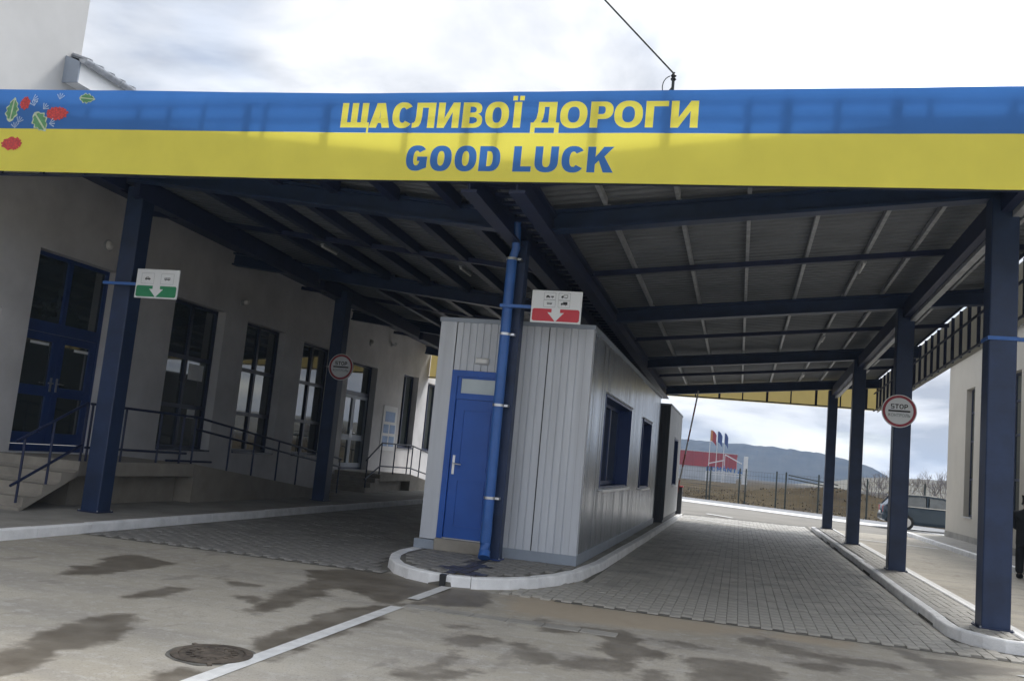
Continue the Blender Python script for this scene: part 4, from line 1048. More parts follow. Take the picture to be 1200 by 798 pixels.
# signs
def rounded(x0, z0, x1, z1, r, n=4):
    p = []
    for cx, cz, a in ((x1 - r, z0 + r, -90), (x1 - r, z1 - r, 0), (x0 + r, z1 - r, 90), (x0 + r, z0 + r, 180)):
        p += [(cx + r * math.cos(R(a + 90 * k / n)), cz + r * math.sin(R(a + 90 * k / n))) for k in range(n + 1)]
    return p
def veh(g, cx, cz, s, kind, y):
    pl = lambda u, q: (cx + u * s, y, cz + q * s)
    W = lambda u, r: g.poly([(u + r * math.cos(2 * math.pi * k / 10), r * math.sin(2 * math.pi * k / 10) - .02) for k in range(10)], pl)
    if kind == 'car': g.poly([(-1, .14), (1, .14), (1, .5), (.62, .55), (.32, .95), (-.5, .95), (-.75, .55), (-1, .5)], pl, [[(-.58, .58), (.42, .58), (.2, .84), (-.42, .84)]]); W(-.55, .13) ; W(.55, .13)
    if kind == 'bus': g.poly([(-1.2, .14), (1.2, .14), (1.2, 1), (-1.2, 1)], pl, [[(-1.05, .55), (-.45, .55), (-.45, .86), (-1.05, .86)], [(-.35, .55), (.3, .55), (.3, .86), (-.35, .86)], [(.4, .55), (1.05, .55), (1.05, .86), (.4, .86)]]); W(-.7, .13); W(.7, .13)
    if kind == 'truck': g.poly([(-1.2, .14), (.45, .14), (.45, 1.15), (-.4, 1.15), (-.4, .55), (-1.2, .5)] if False else [(-.35, .14), (1.2, .14), (1.2, 1.2), (-.35, 1.2)], pl); g.poly([(-1.15, .14), (-.42, .14), (-.42, .85), (-.85, .85), (-1.15, .5)], pl); W(-.75, .13); W(.6, .13)
    if kind == 'box': g.poly([(-.35, .14), (1.2, .14), (1.2, 1.2), (-.35, 1.2)], pl, [[(-.2, .3), (1.05, .3), (1.05, 1.05), (-.2, 1.05)]]); g.poly([(-1.15, .14), (-.42, .14), (-.42, .85), (-.85, .85), (-1.15, .5)], pl); W(-.75, .13); W(.6, .13)
    if kind == 'trailer': g.poly([(-1.25, .14), (.1, .14), (.1, .45), (-.2, .5), (-.4, .78), (-.95, .78), (-1.1, .5), (-1.25, .45)], pl); g.poly([(.3, .2), (1.25, .2), (1.25, .6), (.45, .6)], pl); W(-.95, .12); W(-.25, .12); W(.8, .12)
def arrow_sign(x0, x1, z0, z1, y, col, icons, label, armx):
    t = thing('direction_sign', ((x0 + x1) / 2, y, z0), label, 'sign')
    g = MB(); g.box(x0, x1, y, y + .022, z0, z1); obj('panel', g, M['sign_white'], t, bevel=.003)
    b = .022; zt = z0 + (z1 - z0) * .43; xm = (x0 + x1) / 2
    aw, sw = (x1 - x0) * .165, (x1 - x0) * .085
    zs = z0 + (z1 - z0) * .32
    L_ = [(x0 + b, z0 + b + .02), (x0 + b + .02, z0 + b), (xm - .004, z0 + b), (xm - aw, zs), (xm - sw, zs), (xm - sw, zt), (x0 + b + .02, zt), (x0 + b, zt - .02)]
    g = MB(); g.poly(L_, lambda u, q: (u, y - .003, q)); g.poly([(2 * xm - u, q) for u, q in L_], lambda u, q: (u, y - .003, q)); obj('arrow_field', g, col, t)
    for (k, u, q, s, hw, hh) in icons:
        cx, cz = x0 + u * (x1 - x0), z0 + q * (z1 - z0)
        g = MB(); g.poly(rounded(cx - hw, cz - hh, cx + hw, cz + hh, .012), lambda a, c: (a, y - .002, c), [rounded(cx - hw + .004, cz - hh + .004, cx + hw - .004, cz + hh - .004, .010)]); obj('icon_frame', g, M['grey_print'], t)
        g = MB(); veh(g, cx, cz - s * .5, s, k, y - .003); obj('pictogram', g, M['black'], t)
    g = MB(); zm = (z0 + z1) / 2 - .01
    g.bar((armx, y + .05, zm), (x1 - .1, y + .05, zm), .045, .045); obj('arm', g, M['pipe_blue'], t)
    g = MB()
    for xx in (x0 + .15, x1 - .15): g.box(xx - .03, xx + .03, y + .022, y + .03, zm - .05, zm + .05)
    obj('clip', g, M['steel'], t)
    return t
arrow_sign(-9.32, -8.56, 3.49, 3.95, 12.10, M['green'], [('car', .27, .68, .050, .115, .085), ('bus', .73, .68, .042, .115, .085)], 'white sign with a green field and arrow under car and bus pictograms', -9.95)
arrow_sign(-2.98, -2.26, 3.48, 3.94, 12.30, M['red'], [('trailer', .36, .82, .045, .085, .055), ('box', .65, .82, .040, .085, .055), ('bus', .36, .60, .030, .085, .055), ('truck', .65, .60, .040, .085, .055)], 'white sign with a red field and arrow under four vehicle pictograms', -3.45)
def stop_sign(x, y, z, r, label, colx):
    t = thing('stop_sign', (x, y, z), label, 'sign', 'round STOP signs on the columns')
    n = 40
    disc = lambda rr: [(x + rr * math.cos(2 * math.pi * k / n), z + rr * math.sin(2 * math.pi * k / n)) for k in range(n)]
    g = MB(); g.tube([(x, y + .02, z), (x, y, z)], r, n); obj('panel', g, M['sign_white'], t)
    g = MB(); g.poly(disc(r * .95), lambda u, q: (u, y - .003, q), [disc(r * .80)]); obj('ring', g, M['ring'], t)
    g = MB(); g.poly([(x - r * .62, z - r * .05), (x + r * .62, z - r * .05), (x + r * .62, z + r * .05), (x - r * .62, z + r * .05)], lambda u, q: (u, y - .004, q)); obj('bar', g, M['black'], t)
    g = MB(); H_ = r * .28; word(g, 'STOP', [.72, .72, .86, .72], .14, x - H_ * 1.72, z + r * .14, H_, y - .004, v=.2, h=.17); obj('lettering', g, M['black'], t)
    g = MB(); H_ = r * .19; word(g, 'КОНТРОЛЬ', [.7, .8, .7, .66, .66, .8, .74, .66], .12, x - H_ * 3.25, z - r * .34, H_, y - .004, v=.17, h=.15); obj('lettering', g, M['grey_print'], t)
    g = MB(); g.box(x - .04, x + .04, y + .02, y + .075, z - .2, z + .2); g.box(colx - .17, colx + .17, y + .06, y + .08, z - .02, z + .02); obj('bracket', g, M['galv'], t)
stop_sign(2.88, 18.56, 3.11, .315, 'round white STOP sign with red ring on the column before the car', 2.96)
stop_sign(-9.30, 19.80, 3.29, .315, 'round white STOP sign with red ring on the shaded column by the terminal', -9.55)

# tube lights under the roof
def tube_light(x, y_, label):
    q = zb(x) + .345 - .075; z = C0[2] + q - .0225 * (y_ - C0[1])
    t = thing('tube_light', (x, y_, z), label, 'light fixture', 'slim lamps under the canopy')
    g = MB(); g.box(x - .035, x + .035, y_ - .35, y_ + .35, z, z + .03); obj('housing', g, M['galv'], t)
    g = MB(); g.tube([(x, y_ - .33, z - .02), (x, y_ + .33, z - .02)], .022, 8); obj('tube', g, M['white'], t)
tube_light(1.83, 16.24, 'slim white lamp under the roof above the lane, the one closest to the banner')
tube_light(1.83, 23.6, 'slim white lamp under the roof above the lane, middle one of its row')
tube_light(1.83, 30.6, 'slim white lamp under the roof above the lane, at the far end of its row')
tube_light(-8.3, 16.5, 'slim lamp under the shaded roof between the terminal and the cabin')
tube_light(-5.4, 16.6, 'slim lamp under the shaded roof above the blue cabin door')

# mast and overhead cable
ms = thing('cable_mast', (-1.0, 10.05, 5.84), 'short dark mast with insulator standing on the canopy edge', 'mast')
g = MB(); g.tube([(-1.0, 10.05, 5.80), (-1.0, 10.05, 6.13)], .018, 8); g.tube([(-1.0, 10.05, 5.96), (-1.10, 10.05, 5.83)], .009, 6); obj('pole', g, M['fence'], ms)
g = MB(); g.lathe((-1.0, 10.05, 6.03), [(.02, 0), (.035, .02), (.02, .04), (.035, .06), (.02, .08)], 12); obj('insulator', g, M['black'], ms)
g = MB(); g.tube([(-1.0 - .1 * math.sin(t) - .02, 10.05, 5.96 + .13 * math.cos(t)) for t in np.linspace(.2, 2.6, 10)], .006, 5); obj('wire_loop', g, M['fence'], ms)
a, b = Vector((-1.0, 10.05, 6.12)), Vector((-11.9, 4.0, 15.86))
g = MB(); g.tube([tuple(a.lerp(b, t) - Vector((0, 0, .35 * 4 * t * (1 - t) * .15))) for t in np.linspace(0, 1, 14)], .011, 6)
tag(obj('overhead_cable', g, M['fence']), 'thin dark cable rising from the mast on the canopy into the sky', 'cable')

# ================================================================== CABINS
cb = thing('booth', (-3.35, 19, .12), 'light grey clad control cabin with a blue door and two blue side windows', 'cabin')
XA, XB, YA, YE, ZB, ZR = -4.53, -2.18, 13.0, 25.2, .125, 3.57
W1 = (14.75, 18.45, 1.20, 2.72); W2 = (20.85, 22.85, 1.14, 2.68)
g = MB()     # inner body, with the window openings left open
g.box(XA + .05, XB - .45, YA + .05, YE, ZB, ZR - .03)
for y0, y1 in ((YA + .05, W1[0] - .02), (W1[1] + .02, W2[0] - .02), (W2[1] + .02, YE)): g.box(XB - .45, XB - .05, y0, y1, ZB, ZR - .03)
for W_ in (W1, W2): g.box(XB - .45, XB - .05, W_[0] - .02, W_[1] + .02, ZB, W_[2] - .02); g.box(XB - .45, XB - .05, W_[0] - .02, W_[1] + .02, W_[3] + .02, ZR - .03)
obj('body', g, M['cabin_dark'], cb)
# ribbed front panels
def ribbed(mb, x0, x1, z0, z1, yf, pitch=.108, dep=.016, gw=.022):
    n = max(1, round((x1 - x0) / pitch)); p = (x1 - x0) / n
    prof = []
    for i in range(n):
        a = x0 + i * p; prof += [(a + gw * .5, 0), (a + p - gw * .5, 0), (a + p - gw * .2, dep), (a + p + gw * .2, dep)] if i < n - 1 else [(a + gw * .5, 0), (a + p, 0)]
    for i in range(len(prof) - 1):
        a, b = prof[i], prof[i + 1]
        mb.quad((a[0], yf + a[1], z0), (b[0], yf + b[1], z0), (b[0], yf + b[1], z1), (a[0], yf + a[1], z1))
DX0, DX1, DZ0, DZ1 = -4.27, -3.40, .30, 2.79
for x0, x1, z0, z1 in ((-4.27, -3.40, DZ1 + .004, ZR - .05), (-3.395, -2.84, .27, ZR - .05), (-2.835, -2.285, .27, ZR - .05)):
    g = MB(); ribbed(g, x0, x1, z0, z1, YA); obj('wall_panel', g, M['cabin'], cb)
g = MB(); g.box(XA, -4.275, YA - .006, YA + .045, .27, ZR - .05); obj('corner_trim', g, M['cabin'], cb)
g = MB(); g.box(-2.282, XB + .012, YA - .008, YA + .04, .27, ZR - .05); g.box(XB + .002, XB + .014, YA + .041, YA + .13, .27, ZR - .05); obj('corner_trim', g, M['cabin'], cb)
g = MB(); g.box(XA - .02, XB + .03, YA - .02, YA + .10, ZR - .05, ZR + .015); g.box(XB - .08, XB + .03, YA + .101, YE, ZR - .05, ZR + .015); obj('roof_flashing', g, M['trim'], cb)
g = MB(); g.box(XA + .03, XB - .03, YA + .103, YE, ZR - .028, ZR + .0); obj('roof', g, M['trim'], cb)
g = MB(); g.box(-3.38, XB + .02, YA - .014, YA + .04, .125, .27); g.box(XB - .04, XB + .02, YA + .041, 20.26, .125, .27); g.box(XB - .045, XB + .005, 20.37, YE, .125, .27); obj('base_rail', g, M['trim'], cb)
g = MB(); g.box(XA - .06, -4.28, YA - .06, YA + .05, .125, .26); obj('base_foot', g, M['trim'], cb)
# glossy side panels with fine ribs
def side_panel(y0, y1, z0, z1, x, par):
    g = MB(); n = max(1, round((y1 - y0) / .10)); p = (y1 - y0) / n; prof = []
    for i in range(n):
        a = y0 + i * p; prof += [(a + .004, 0), (a + p * .5, .006 * random.uniform(-1, 1)), (a + p - .008, 0), (a + p - .002, -.006)]
    for a, b in zip(prof, prof[1:]): g.quad((x + a[1], a[0], z0), (x + b[1], b[0], z0), (x + b[1], b[0], z1), (x + a[1], a[0], z1))
    return obj('side_panel', g, M['cabin_side'], par)
def side_run(y0, y1, x, W_, par):
    ycuts = [y0]; 
    while y1 - ycuts[-1] > 1.5: ycuts.append(ycuts[-1] + 1.15)
    ycuts.append(y1)
    cuts = sorted(set([round(c, 3) for c in ycuts if not (W_[0] - .25 < c < W_[0] + .02 or W_[1] - .02 < c < W_[1] + .25)] + [W_[0], W_[1]]))
    for a, b in zip(cuts, cuts[1:]):
        if a >= W_[0] - .001 and b <= W_[1] + .001:
            side_panel(a + .003, b - .003, .27, W_[2], x, par); side_panel(a + .003, b - .003, W_[3], ZR - .05, x, par)
        else: side_panel(a + .003, b - .003, .27, ZR - .05, x, par)
side_run(YA + .13, 20.26, XB, W1, cb)
side_run(20.37, YE, XB - .012, W2, cb)
g = MB(); g.box(XB - .05, XB - .03, 20.26, 20.37, .13, ZR - .05); obj('module_joint', g, M['black'], cb)
def side_window(W_, x, par, splits):
    y0, y1, z0, z1 = W_
    dp_ = .34
    g = MB()   # blue lined reveal
    g.box(x - dp_, x + .012, y1 - .025, y1 + .018, z0, z1); g.box(x - dp_, x + .012, y0 - .018, y0 + .025, z0, z1)
    g.box(x - dp_, x + .012, y0 + .026, y1 - .026, z1 - .025, z1 + .018); g.box(x - dp_, x - .012, y0 + .026, y1 - .026, z0 - .018, z0 + .025)
    fw = obj('window', g, M['frame_blue'], par)
    ys_ = np.linspace(y0 + .026, y1 - .026, splits + 1)
    for a, b in zip(ys_, ys_[1:]):
        g = MB(); xf = x - dp_ + .04; t = .06
        g.box(xf, xf + .06, a, a + t, z0 + .026, z1 - .026); g.box(xf, xf + .06, b - t, b, z0 + .026, z1 - .026); g.box(xf, xf + .06, a + t, b - t, z0 + .026, z0 + .026 + t); g.box(xf, xf + .06, a + t, b - t, z1 - .026 - t, z1 - .026)
        obj('sash', g, M['frame_blue'], fw)
        g = MB(); g.box(xf + .02, xf + .035, a + t, b - t, z0 + .086, z1 - .086); obj('pane', g, M['glass'], fw)
    g = MB(); g.box(x - .10, x + .07, y0 - .03, y1 + .03, z0 - .034, z0 - .02); g.box(x + .06, x + .07, y0 - .03, y1 + .03, z0 - .06, z0 - .034); obj('sill', g, M['steel'], fw)
    g = MB(); g.box(x + .004, x + .03, y0 - .05, y1 + .05, z1 + .02, z1 + .05); obj('drip_cap', g, M['galv'], fw)
    return fw
fw = side_window(W1, XB, cb, 3)
g = MB(); g.box(XB - .25, XB - .235, 14.80, 15.7, 1.6, 2.66); obj('blind', g, M['white'], fw)
fw = side_window(W2, XB, cb, 2)
# blue door
g = MB(); t = .09
g.box(DX0, DX0 + t, YA - .02, YA + .05, DZ0, DZ1); g.box(DX1 - t, DX1, YA - .02, YA + .05, DZ0, DZ1); g.box(DX0 + t, DX1 - t, YA - .02, YA + .05, DZ1 - t, DZ1); g.box(DX0 + t, DX1 - t, YA + .0, YA + .05, 2.36, 2.43)
df = obj('door', g, M['door_blue'], cb)
g = MB(); a, b, z0, z1 = DX0 + t + .006, DX1 - t - .006, DZ0 + .015, 2.355; yl = YA + .012
g.box(a, b, yl, yl + .03, z0, z1)
for q0, q1 in ((z0 + .16, z0 + .86), (z0 + .98, z1 - .14)):   # raised mouldings round two panels
    x0, x1 = a + .12, b - .12
    for bx_ in ((x0, x1, q0, q0 + .022), (x0, x1, q1 - .022, q1), (x0, x0 + .022, q0 + .022, q1 - .022), (x1 - .022, x1, q0 + .022, q1 - .022)): g.box(bx_[0], bx_[1], yl - .012, yl - .0005, bx_[2], bx_[3])
obj('door_leaf', g, M['door_blue'], df)
g = MB(); g.box(DX0 + t + .06, DX1 - t - .05, YA + .018, YA + .03, 2.45, 2.67); obj('pane', g, M['frost'], df)
g = MB(); g.box(DX0 + t, DX1 - t, YA + .004, YA + .0175, 2.432, 2.698); g.v = g.v; 
g = MB()
for bx_ in ((DX0 + t, DX0 + t + .06, 2.43, 2.70), (DX1 - t - .05, DX1 - t, 2.43, 2.70), (DX0 + t + .06, DX1 - t - .05, 2.43, 2.45), (DX0 + t + .06, DX1 - t - .05, 2.67, 2.70)): g.box(bx_[0], bx_[1], YA + .004, YA + .03, bx_[2], bx_[3])
obj('fanlight_frame', g, M['door_blue'], df)
g = MB(); xh = a + .055; g.box(xh - .018, xh + .018, yl - .012, yl, 1.24, 1.52); g.tube([(xh, yl - .01, 1.40), (xh, yl - .06, 1.40), (xh + .13, yl - .06, 1.39)], .011, 8); obj('door_handle', g, M['steel'], df)
g = MB(); g.box(DX0 - .0, DX1, YA - .10, YA + .045, .125, DZ0 - .004); obj('door_step', g, M['conc'], cb, bevel=.008)
g = MB(); g.box(DX0 + t, DX1 - t, YA - .016, YA + .01, DZ0, DZ0 + .012); obj('threshold', g, M['steel'], cb)
lm = thing('wall_lamp', (-3.82, 12.95, 2.92), 'oval white lamp above the blue cabin door', 'lamp')
g = MB(); g.hexa([(-3.93, 12.995, 2.89), (-3.71, 12.995, 2.89), (-3.71, 12.995, 3.0), (-3.93, 12.995, 3.0)], [(-3.91, 12.93, 2.91), (-3.73, 12.93, 2.91), (-3.73, 12.93, 2.98), (-3.91, 12.93, 2.98)]); obj('lamp_shade', g, M['white'], lm, bevel=.012)

# second cabin
c2 = thing('booth', (-3.2, 29, .12), 'cabin with shade painted into its dark front, standing just behind the long control cabin', 'cabin')
x2 = -1.97
W3 = (28.2, 29.9, 1.15, 2.55)
g = MB(); g.box(-4.5, x2 - .4, 26.0, 31.4, .125, 3.40)
for y0, y1 in ((26.0, W3[0] - .02), (W3[1] + .02, 31.4)): g.box(x2 - .4, x2 - .03, y0, y1, .125, 3.40)
g.box(x2 - .4, x2 - .03, W3[0] - .02, W3[1] + .02, .125, W3[2] - .02); g.box(x2 - .4, x2 - .03, W3[0] - .02, W3[1] + .02, W3[3] + .02, 3.40)
obj('body', g, M['cabin_dark'], c2)
for i in range(3):
    xa = -4.5 + i * .843; g = MB(); ribbed(g, xa + .004, xa + .839, .2, 3.40, 25.985); obj('wall_panel', g, M['cabin_dark'], c2)  # front stands in shade; that shade is put into the panel colour
M_side = M['cabin_side']; M['cabin_side'] = mat('pale_lit_cladding_side', (.50, .51, .52), .4, .1, var=.06)  # side panels coloured pale for the light falling on them
ZR_ = ZR; ZR = 3.45; side_run(26.0, 31.4, x2, W3, c2); ZR = ZR_; M['cabin_side'] = M_side
side_window(W3, x2, c2, 2)
g = MB(); g.box(-4.52, x2 + .02, 25.97, 31.42, 3.401, 3.45); obj('roof_flashing', g, M['trim'], c2)

# raised barrier at the end of the island
br = thing('barrier_gate', (-1.98, 32.2, .12), 'raised road barrier leaning over behind the cabins', 'barrier')
g = MB(); g.box(-2.12, -1.86, 32.05, 32.35, .12, 1.05); obj('cabinet', g, M['cabin_dark'], br, bevel=.02)
g = MB(); g.box(-2.14, -1.84, 32.03, 32.37, 1.05, 1.09); obj('cap', g, M['red'], br)
pa, pb = Vector((-2.02, 32.0, .85)), Vector((-1.53, 32.0, 4.4))
for i in range(8):
    g = MB(); g.bar(pa.lerp(pb, i / 8), pa.lerp(pb, (i + 1) / 8 - .002), .075, .05); obj('boom_band', g, M['boom_red'] if i % 2 == 0 else M['boom_grey'], br)

# ================================================================== BUILDING ACROSS THE YARD
rb = thing('customs_building', (10, 30, 0), 'pale cream building with narrow tall windows behind the columns', 'building')
XR2 = 7.6
RW = [(18.2, 19.4), (20.85, 22.05), (23.5, 24.7), (25.9, 27.1), (28.35, 29.55), (31.0, 32.2), (33.65, 34.85)]
g = MB(); y0 = 12.0
for a, b in RW:
    g.box(XR2, XR2 + .4, y0, a, -.05, 6.6); g.box(XR2, XR2 + .4, a, b, -.05, .95); g.box(XR2, XR2 + .4, a, b, 5.36, 6.6); y0 = b
g.box(XR2, XR2 + .4, y0, 37.6, -.05, 6.6); g.box(XR2 + .4, 16, 37.2, 37.6, -.05, 6.6); g.box(XR2 + .4, 16, 12, 12.4, -.05, 6.6)
obj('wall', g, M['wall_right'], rb)
g = MB(); g.box(XR2 - .15, 16.2, 11.8, 37.8, 6.602, 6.75); obj('roof', g, M['galv'], rb)
g = MB(); g.box(XR2 - .02, XR2 - .001, 12, 37.62, -.05, .32); obj('plinth', g, M['pavement'], rb)
for a, b in RW:
    g = MB(); xg = XR2 + .2; t = .07; ym = (a + b) / 2
    g.box(xg - .03, xg + .03, a, a + t, .95, 5.36); g.box(xg - .03, xg + .03, b - t, b, .95, 5.36)
    for z in (.95, 2.2, 3.5, 4.5, 5.29): g.box(xg - .03, xg + .03, a + t, b - t, z, z + t)
    wn = obj('window', g, M['frame_dark'], rb)
    for z0, z1 in ((1.02, 2.2), (2.27, 3.5), (3.57, 4.5), (4.57, 5.29)):
        g = MB(); g.box(xg - .008, xg + .01, a + t, b - t, z0, z1); obj('pane', g, M['glass'], wn)
    g = MB(); g.box(XR2 - .05, XR2 + .17, a - .04, b + .04, .92, .949); obj('sill', g, M['galv'], wn)

# ================================================================== FAR SIDE
fn = thing('fence', (0, 56.6, 0), 'dark green wire mesh fence between the yard and the brown bank', 'fence')
xs_ = [-3.9, -1.9, -1.7, .05, .4, 2.1, 2.6, 4.25, 6.5, 7.5, 8.9, 10.2, 12.5, 15]
for x in [-12, -9.5, -6.5] + xs_:
    y_ = fence_y(x); g = MB(); g.tube([(x, y_, -.05), (x, y_, 2.08)], .045, 8); obj('post', g, M['fence'], fn)
g = MB(); x = -12.0
while x < 15:
    y_ = fence_y(x); g.bar((x, y_, .1), (x, y_, 1.95), .008, .008); x += .16
for z in (.12, .5, .9, 1.3, 1.7, 1.95): g.bar((-12, fence_y(-12), z), (15, fence_y(15), z), .008, .010)
obj('wire_mesh', g, M['wire'], fn)['kind'] = 'stuff'
g = MB(); g.bar((2.75, fence_y(2.75) + .3, 1.92), (5.2, fence_y(5.2) + .3, 1.62), .05, .06); g.bar((2.75, fence_y(2.75) + .3, 1.74), (5.2, fence_y(5.2) + .3, 1.44), .05, .06); obj('brace', g, M['fence'], fn)

# warehouse with red upper band
K = 200 / 120
zk = lambda z: 1.6 + (z - 1.6) * K
wh = thing('warehouse', (-22, 205, 0), 'long warehouse with red upper band over pale lower walls', 'building')
g = MB(); g.box(-40, -.6, 200, 225, -.3, zk(2.42)); obj('wall', g, M['pale_clad'], wh)
for i in range(22):
    xa = -40 + i * 1.79; g = MB(); g.box(xa, xa + 1.76, 199.85, 225, zk(2.42), zk(4.28)); obj('red_panel', g, M['red_clad'], wh)
g = MB(); g.box(-40.1, -.5, 199.8, 225.1, zk(4.28), zk(4.28) + .2); obj('roof', g, M['galv'], wh)
# gantry with the country name
ga = thing('welcome_sign', (-3, 190, 0), 'blue letters spelling ROMANIA on a white frame before the red warehouse', 'sign')
kk = 190 / 120; zg = lambda z: 1.6 + (z - 1.6) * kk
x0, x1 = -4.15 * kk, .4 * kk
g = MB()
for x in (x0, x1): g.bar((x, 190, -.3), (x, 190, zg(1.84)), .18, .18)
g.bar((x0, 190, zg(1.84)), (x1, 190, zg(1.84)), .2, .22); g.bar((x0, 190, zg(1.58)), (x1, 190, zg(1.58)), .12, .12)
for i in range(10): xx = x0 + (x1 - x0) * i / 9; xx2 = x0 + (x1 - x0) * min(9, i + .5) / 9; g.bar((xx, 190, zg(1.58)), (xx2, 190, zg(1.84)), .07, .07)
obj('frame', g, M['pole_white'], ga)
n_l = 7; Hh = .56 * kk
step = (x1 - x0) / n_l
for i, ch in enumerate('ROMANIA'):
    g = MB(); xx = x0 + step * (i + .08) + (step * .3 if ch == 'I' else 0); lift = .12 * kk * math.sin(math.pi * (i + .5) / n_l)
    for outl, holes in glyph(ch, (step * .84 / Hh) if ch != 'I' else .25, .23, .18):
        g.poly(outl, lambda u, q: (xx + u * Hh, 189.8, zg(1.90) + lift + q * Hh), holes); g.poly(outl, lambda u, q: (xx + u * Hh, 189.92, zg(1.90) + lift + q * Hh), holes, flip=True)
    if i == 3: g.bar((xx + step * .2, 189.86, zg(1.90) + lift + Hh * 1.10), (xx + step * .42, 189.86, zg(1.90) + lift + Hh * 1.28), .12, .1); g.bar((xx + step * .42, 189.86, zg(1.90) + lift + Hh * 1.28), (xx + step * .64, 189.86, zg(1.90) + lift + Hh * 1.10), .12, .1)
    obj('letter', g, M['letter_blue'], ga)
g = MB(); g.bar((-3.9 * kk, 191, zg(2.9)), (-2.0 * kk, 191, zg(3.45)), .2, .2); g.bar((-1.9 * kk, 191, zg(4.2)), (.25 * kk, 191, zg(3.2)), .22, .22); g.bar((-1.9 * kk, 191, -.3), (-1.9 * kk, 191, zg(4.2)), .12, .12); g.bar((-3.9 * kk, 191, -.3), (-3.9 * kk, 191, zg(2.9)), .12, .12)
obj('canopy_truss', g, M['pole_white'], ga)
pw = thing('pylon', (.6 * kk, 190, -.2), 'plain white slab pylon standing beside the blue ROMANIA letters', 'pylon')
g = MB(); g.box(.48 * kk, 1.0 * kk, 190, 190.6, -.3, zg(4.15)); obj('slab', g, M['pole_white'], pw, bevel=.03)
# flagpoles
def flagpole(x, top, fl, label, cols):
    t = thing('flagpole', (x, 188, -.2), label, 'flagpole', 'flagpoles by the welcome sign')
    g = MB(); g.tube([(x, 188, -.3), (x, 188, top)], [.09, .05], 8); obj('pole', g, M['pole_white'], t)
    if not cols: return
    g = MB(); n = 9; wd, hd = fl
    for j in range(n + 1):
        for i in range(n + 1):
            u, v = i / n, j / n
            g.v.append((x + .06 + u * wd, 188 + .18 * math.sin(u * 7 + v) * u, top - .12 - v * hd - .55 * u * u * hd * .8))
    for j in range(n):
        for i in range(n): g.f.append((j * (n + 1) + i, (j + 1) * (n + 1) + i, (j + 1) * (n + 1) + i + 1, j * (n + 1) + i + 1)); g.mi.append(min(len(cols) - 1, i * len(cols) // n))
    obj('flag', g, cols, t)
k8 = 188 / 120; zf = lambda z: 1.6 + (z - 1.6) * k8
flagpole(-3.85 * k8, zf(7.25), (1.15, 2.2), 'flagpole flying the blue, yellow and red tricolour', [M['flag_blue'], M['flag_yellow'], M['flag_red']][1:] if False else [M['flag_yellow'], M['flag_red'], M['flag_red']])
flagpole(-2.95 * k8, zf(7.15), (.9, 2.2), 'flagpole with a dark blue flag next to the tricolour', [M['flag_blue']])
flagpole(-2.08 * k8, zf(7.0), (.7, 2.2), 'flagpole with a narrow dark blue flag closest to the white pylon', [M['flag_blue']])
# bare shrubs behind the car
def shrub(x, y_, h, label, seed):
    rnd = random.Random(seed); t = thing('bare_shrub', (x, y_, field_h(x, y_)), label, 'shrub', 'bare shrubs behind the fence')
    g = MB(); b = MB(); z = field_h(x, y_)
    def grow(mb, p, d, l, r, n):
        q = p + d * l; mb.bar(p, q, r, r)
        if n == 0: return
        for k in range(rnd.choice((2, 3, 3))):
            e = (d + Vector((rnd.uniform(-.7, .7), rnd.uniform(-.7, .7), rnd.uniform(-.1, .5)))).normalized(); grow(b, q, e, l * rnd.uniform(.6, .9), r * .62, n - 1)
    for k in range(5):
        grow(g, Vector((x + rnd.uniform(-.3, .3), y_ + rnd.uniform(-.3, .3), z - .1)), Vector((rnd.uniform(-.5, .5), rnd.uniform(-.5, .5), 1)).normalized(), h * .3, .05, 4)
    obj('trunk', g, M['twig'], t); obj('crown', b, M['twig'], t)
for i, (x, y_, h, lab) in enumerate(((10.6, 78, 3.0, 'bare grey shrub showing just past the STOP sign column'), (12.6, 80, 3.3, 'bare grey shrub behind the roof of the parked car'), (14.6, 79, 3.5, 'bare grey shrub close to the pale building corner'), (16.6, 82, 3.6, 'tallest bare grey shrub, half behind the pale building'))):
    shrub(x, y_, h, lab, i + 3)

# ================================================================== CAR (estate, side on, tail towards the lane)
car = thing('parked_car', (8.4, 42.9, 0), 'dark slate estate car parked side on beyond the STOP sign column', 'car')
cx0, yc = 6.08, 42.95
def cs(u, v, z): return (cx0 + u, yc + v, z)
# body side profile sections (u along the car, half width, low z, high z)
sec = [(0.0, .74, .42, .92), (.08, .82, .30, 1.0), (.45, .88, .26, 1.0), (1.2, .90, .24, .98), (2.6, .90, .24, .96), (3.3, .89, .24, .94), (3.9, .86, .26, .86), (4.35, .80, .30, .74), (4.55, .68, .38, .62)]
g = MB(); ring = 10
for u, hw, z0, z1 in sec:
    for k, (fv, fz) in enumerate(((-.86, 0), (-1, .18), (-1, .55), (-.96, .85), (-.86, 1), (.86, 1), (.96, .85), (1, .55), (1, .18), (.86, 0))): g.v.append(cs(u, hw * fv, z0 + (z1 - z0) * fz))
for i in range(len(sec) - 1):
    for k in range(ring): k2 = (k + 1) % ring; g.f.append((i * ring + k, (i + 1) * ring + k, (i + 1) * ring + k2, i * ring + k2)); g.mi.append(0)
g.f.append(tuple(range(ring))); g.mi.append(0); g.f.append(tuple(reversed(range((len(sec) - 1) * ring, len(sec) * ring)))); g.mi.append(0)
body = obj('body', g, M['car_paint'], car, smooth=True)
g = MB()   # roof and pillars
top = [(.12, .98), (.42, 1.36), (.75, 1.44), (1.6, 1.47), (2.35, 1.43), (2.75, 1.34), (3.35, .95)]
bl = [cs(u, -.70 if 0 < i < 6 else -.78, z) for i, (u, z) in enumerate(top)]; br_ = [cs(u, .70 if 0 < i < 6 else .78, z) for i, (u, z) in enumerate(top)]
n0 = len(g.v); g.v += bl + br_
for i in range(1, 5): g.f.append((i, i + 1, 7 + i + 1, 7 + i)); g.mi.append(0)
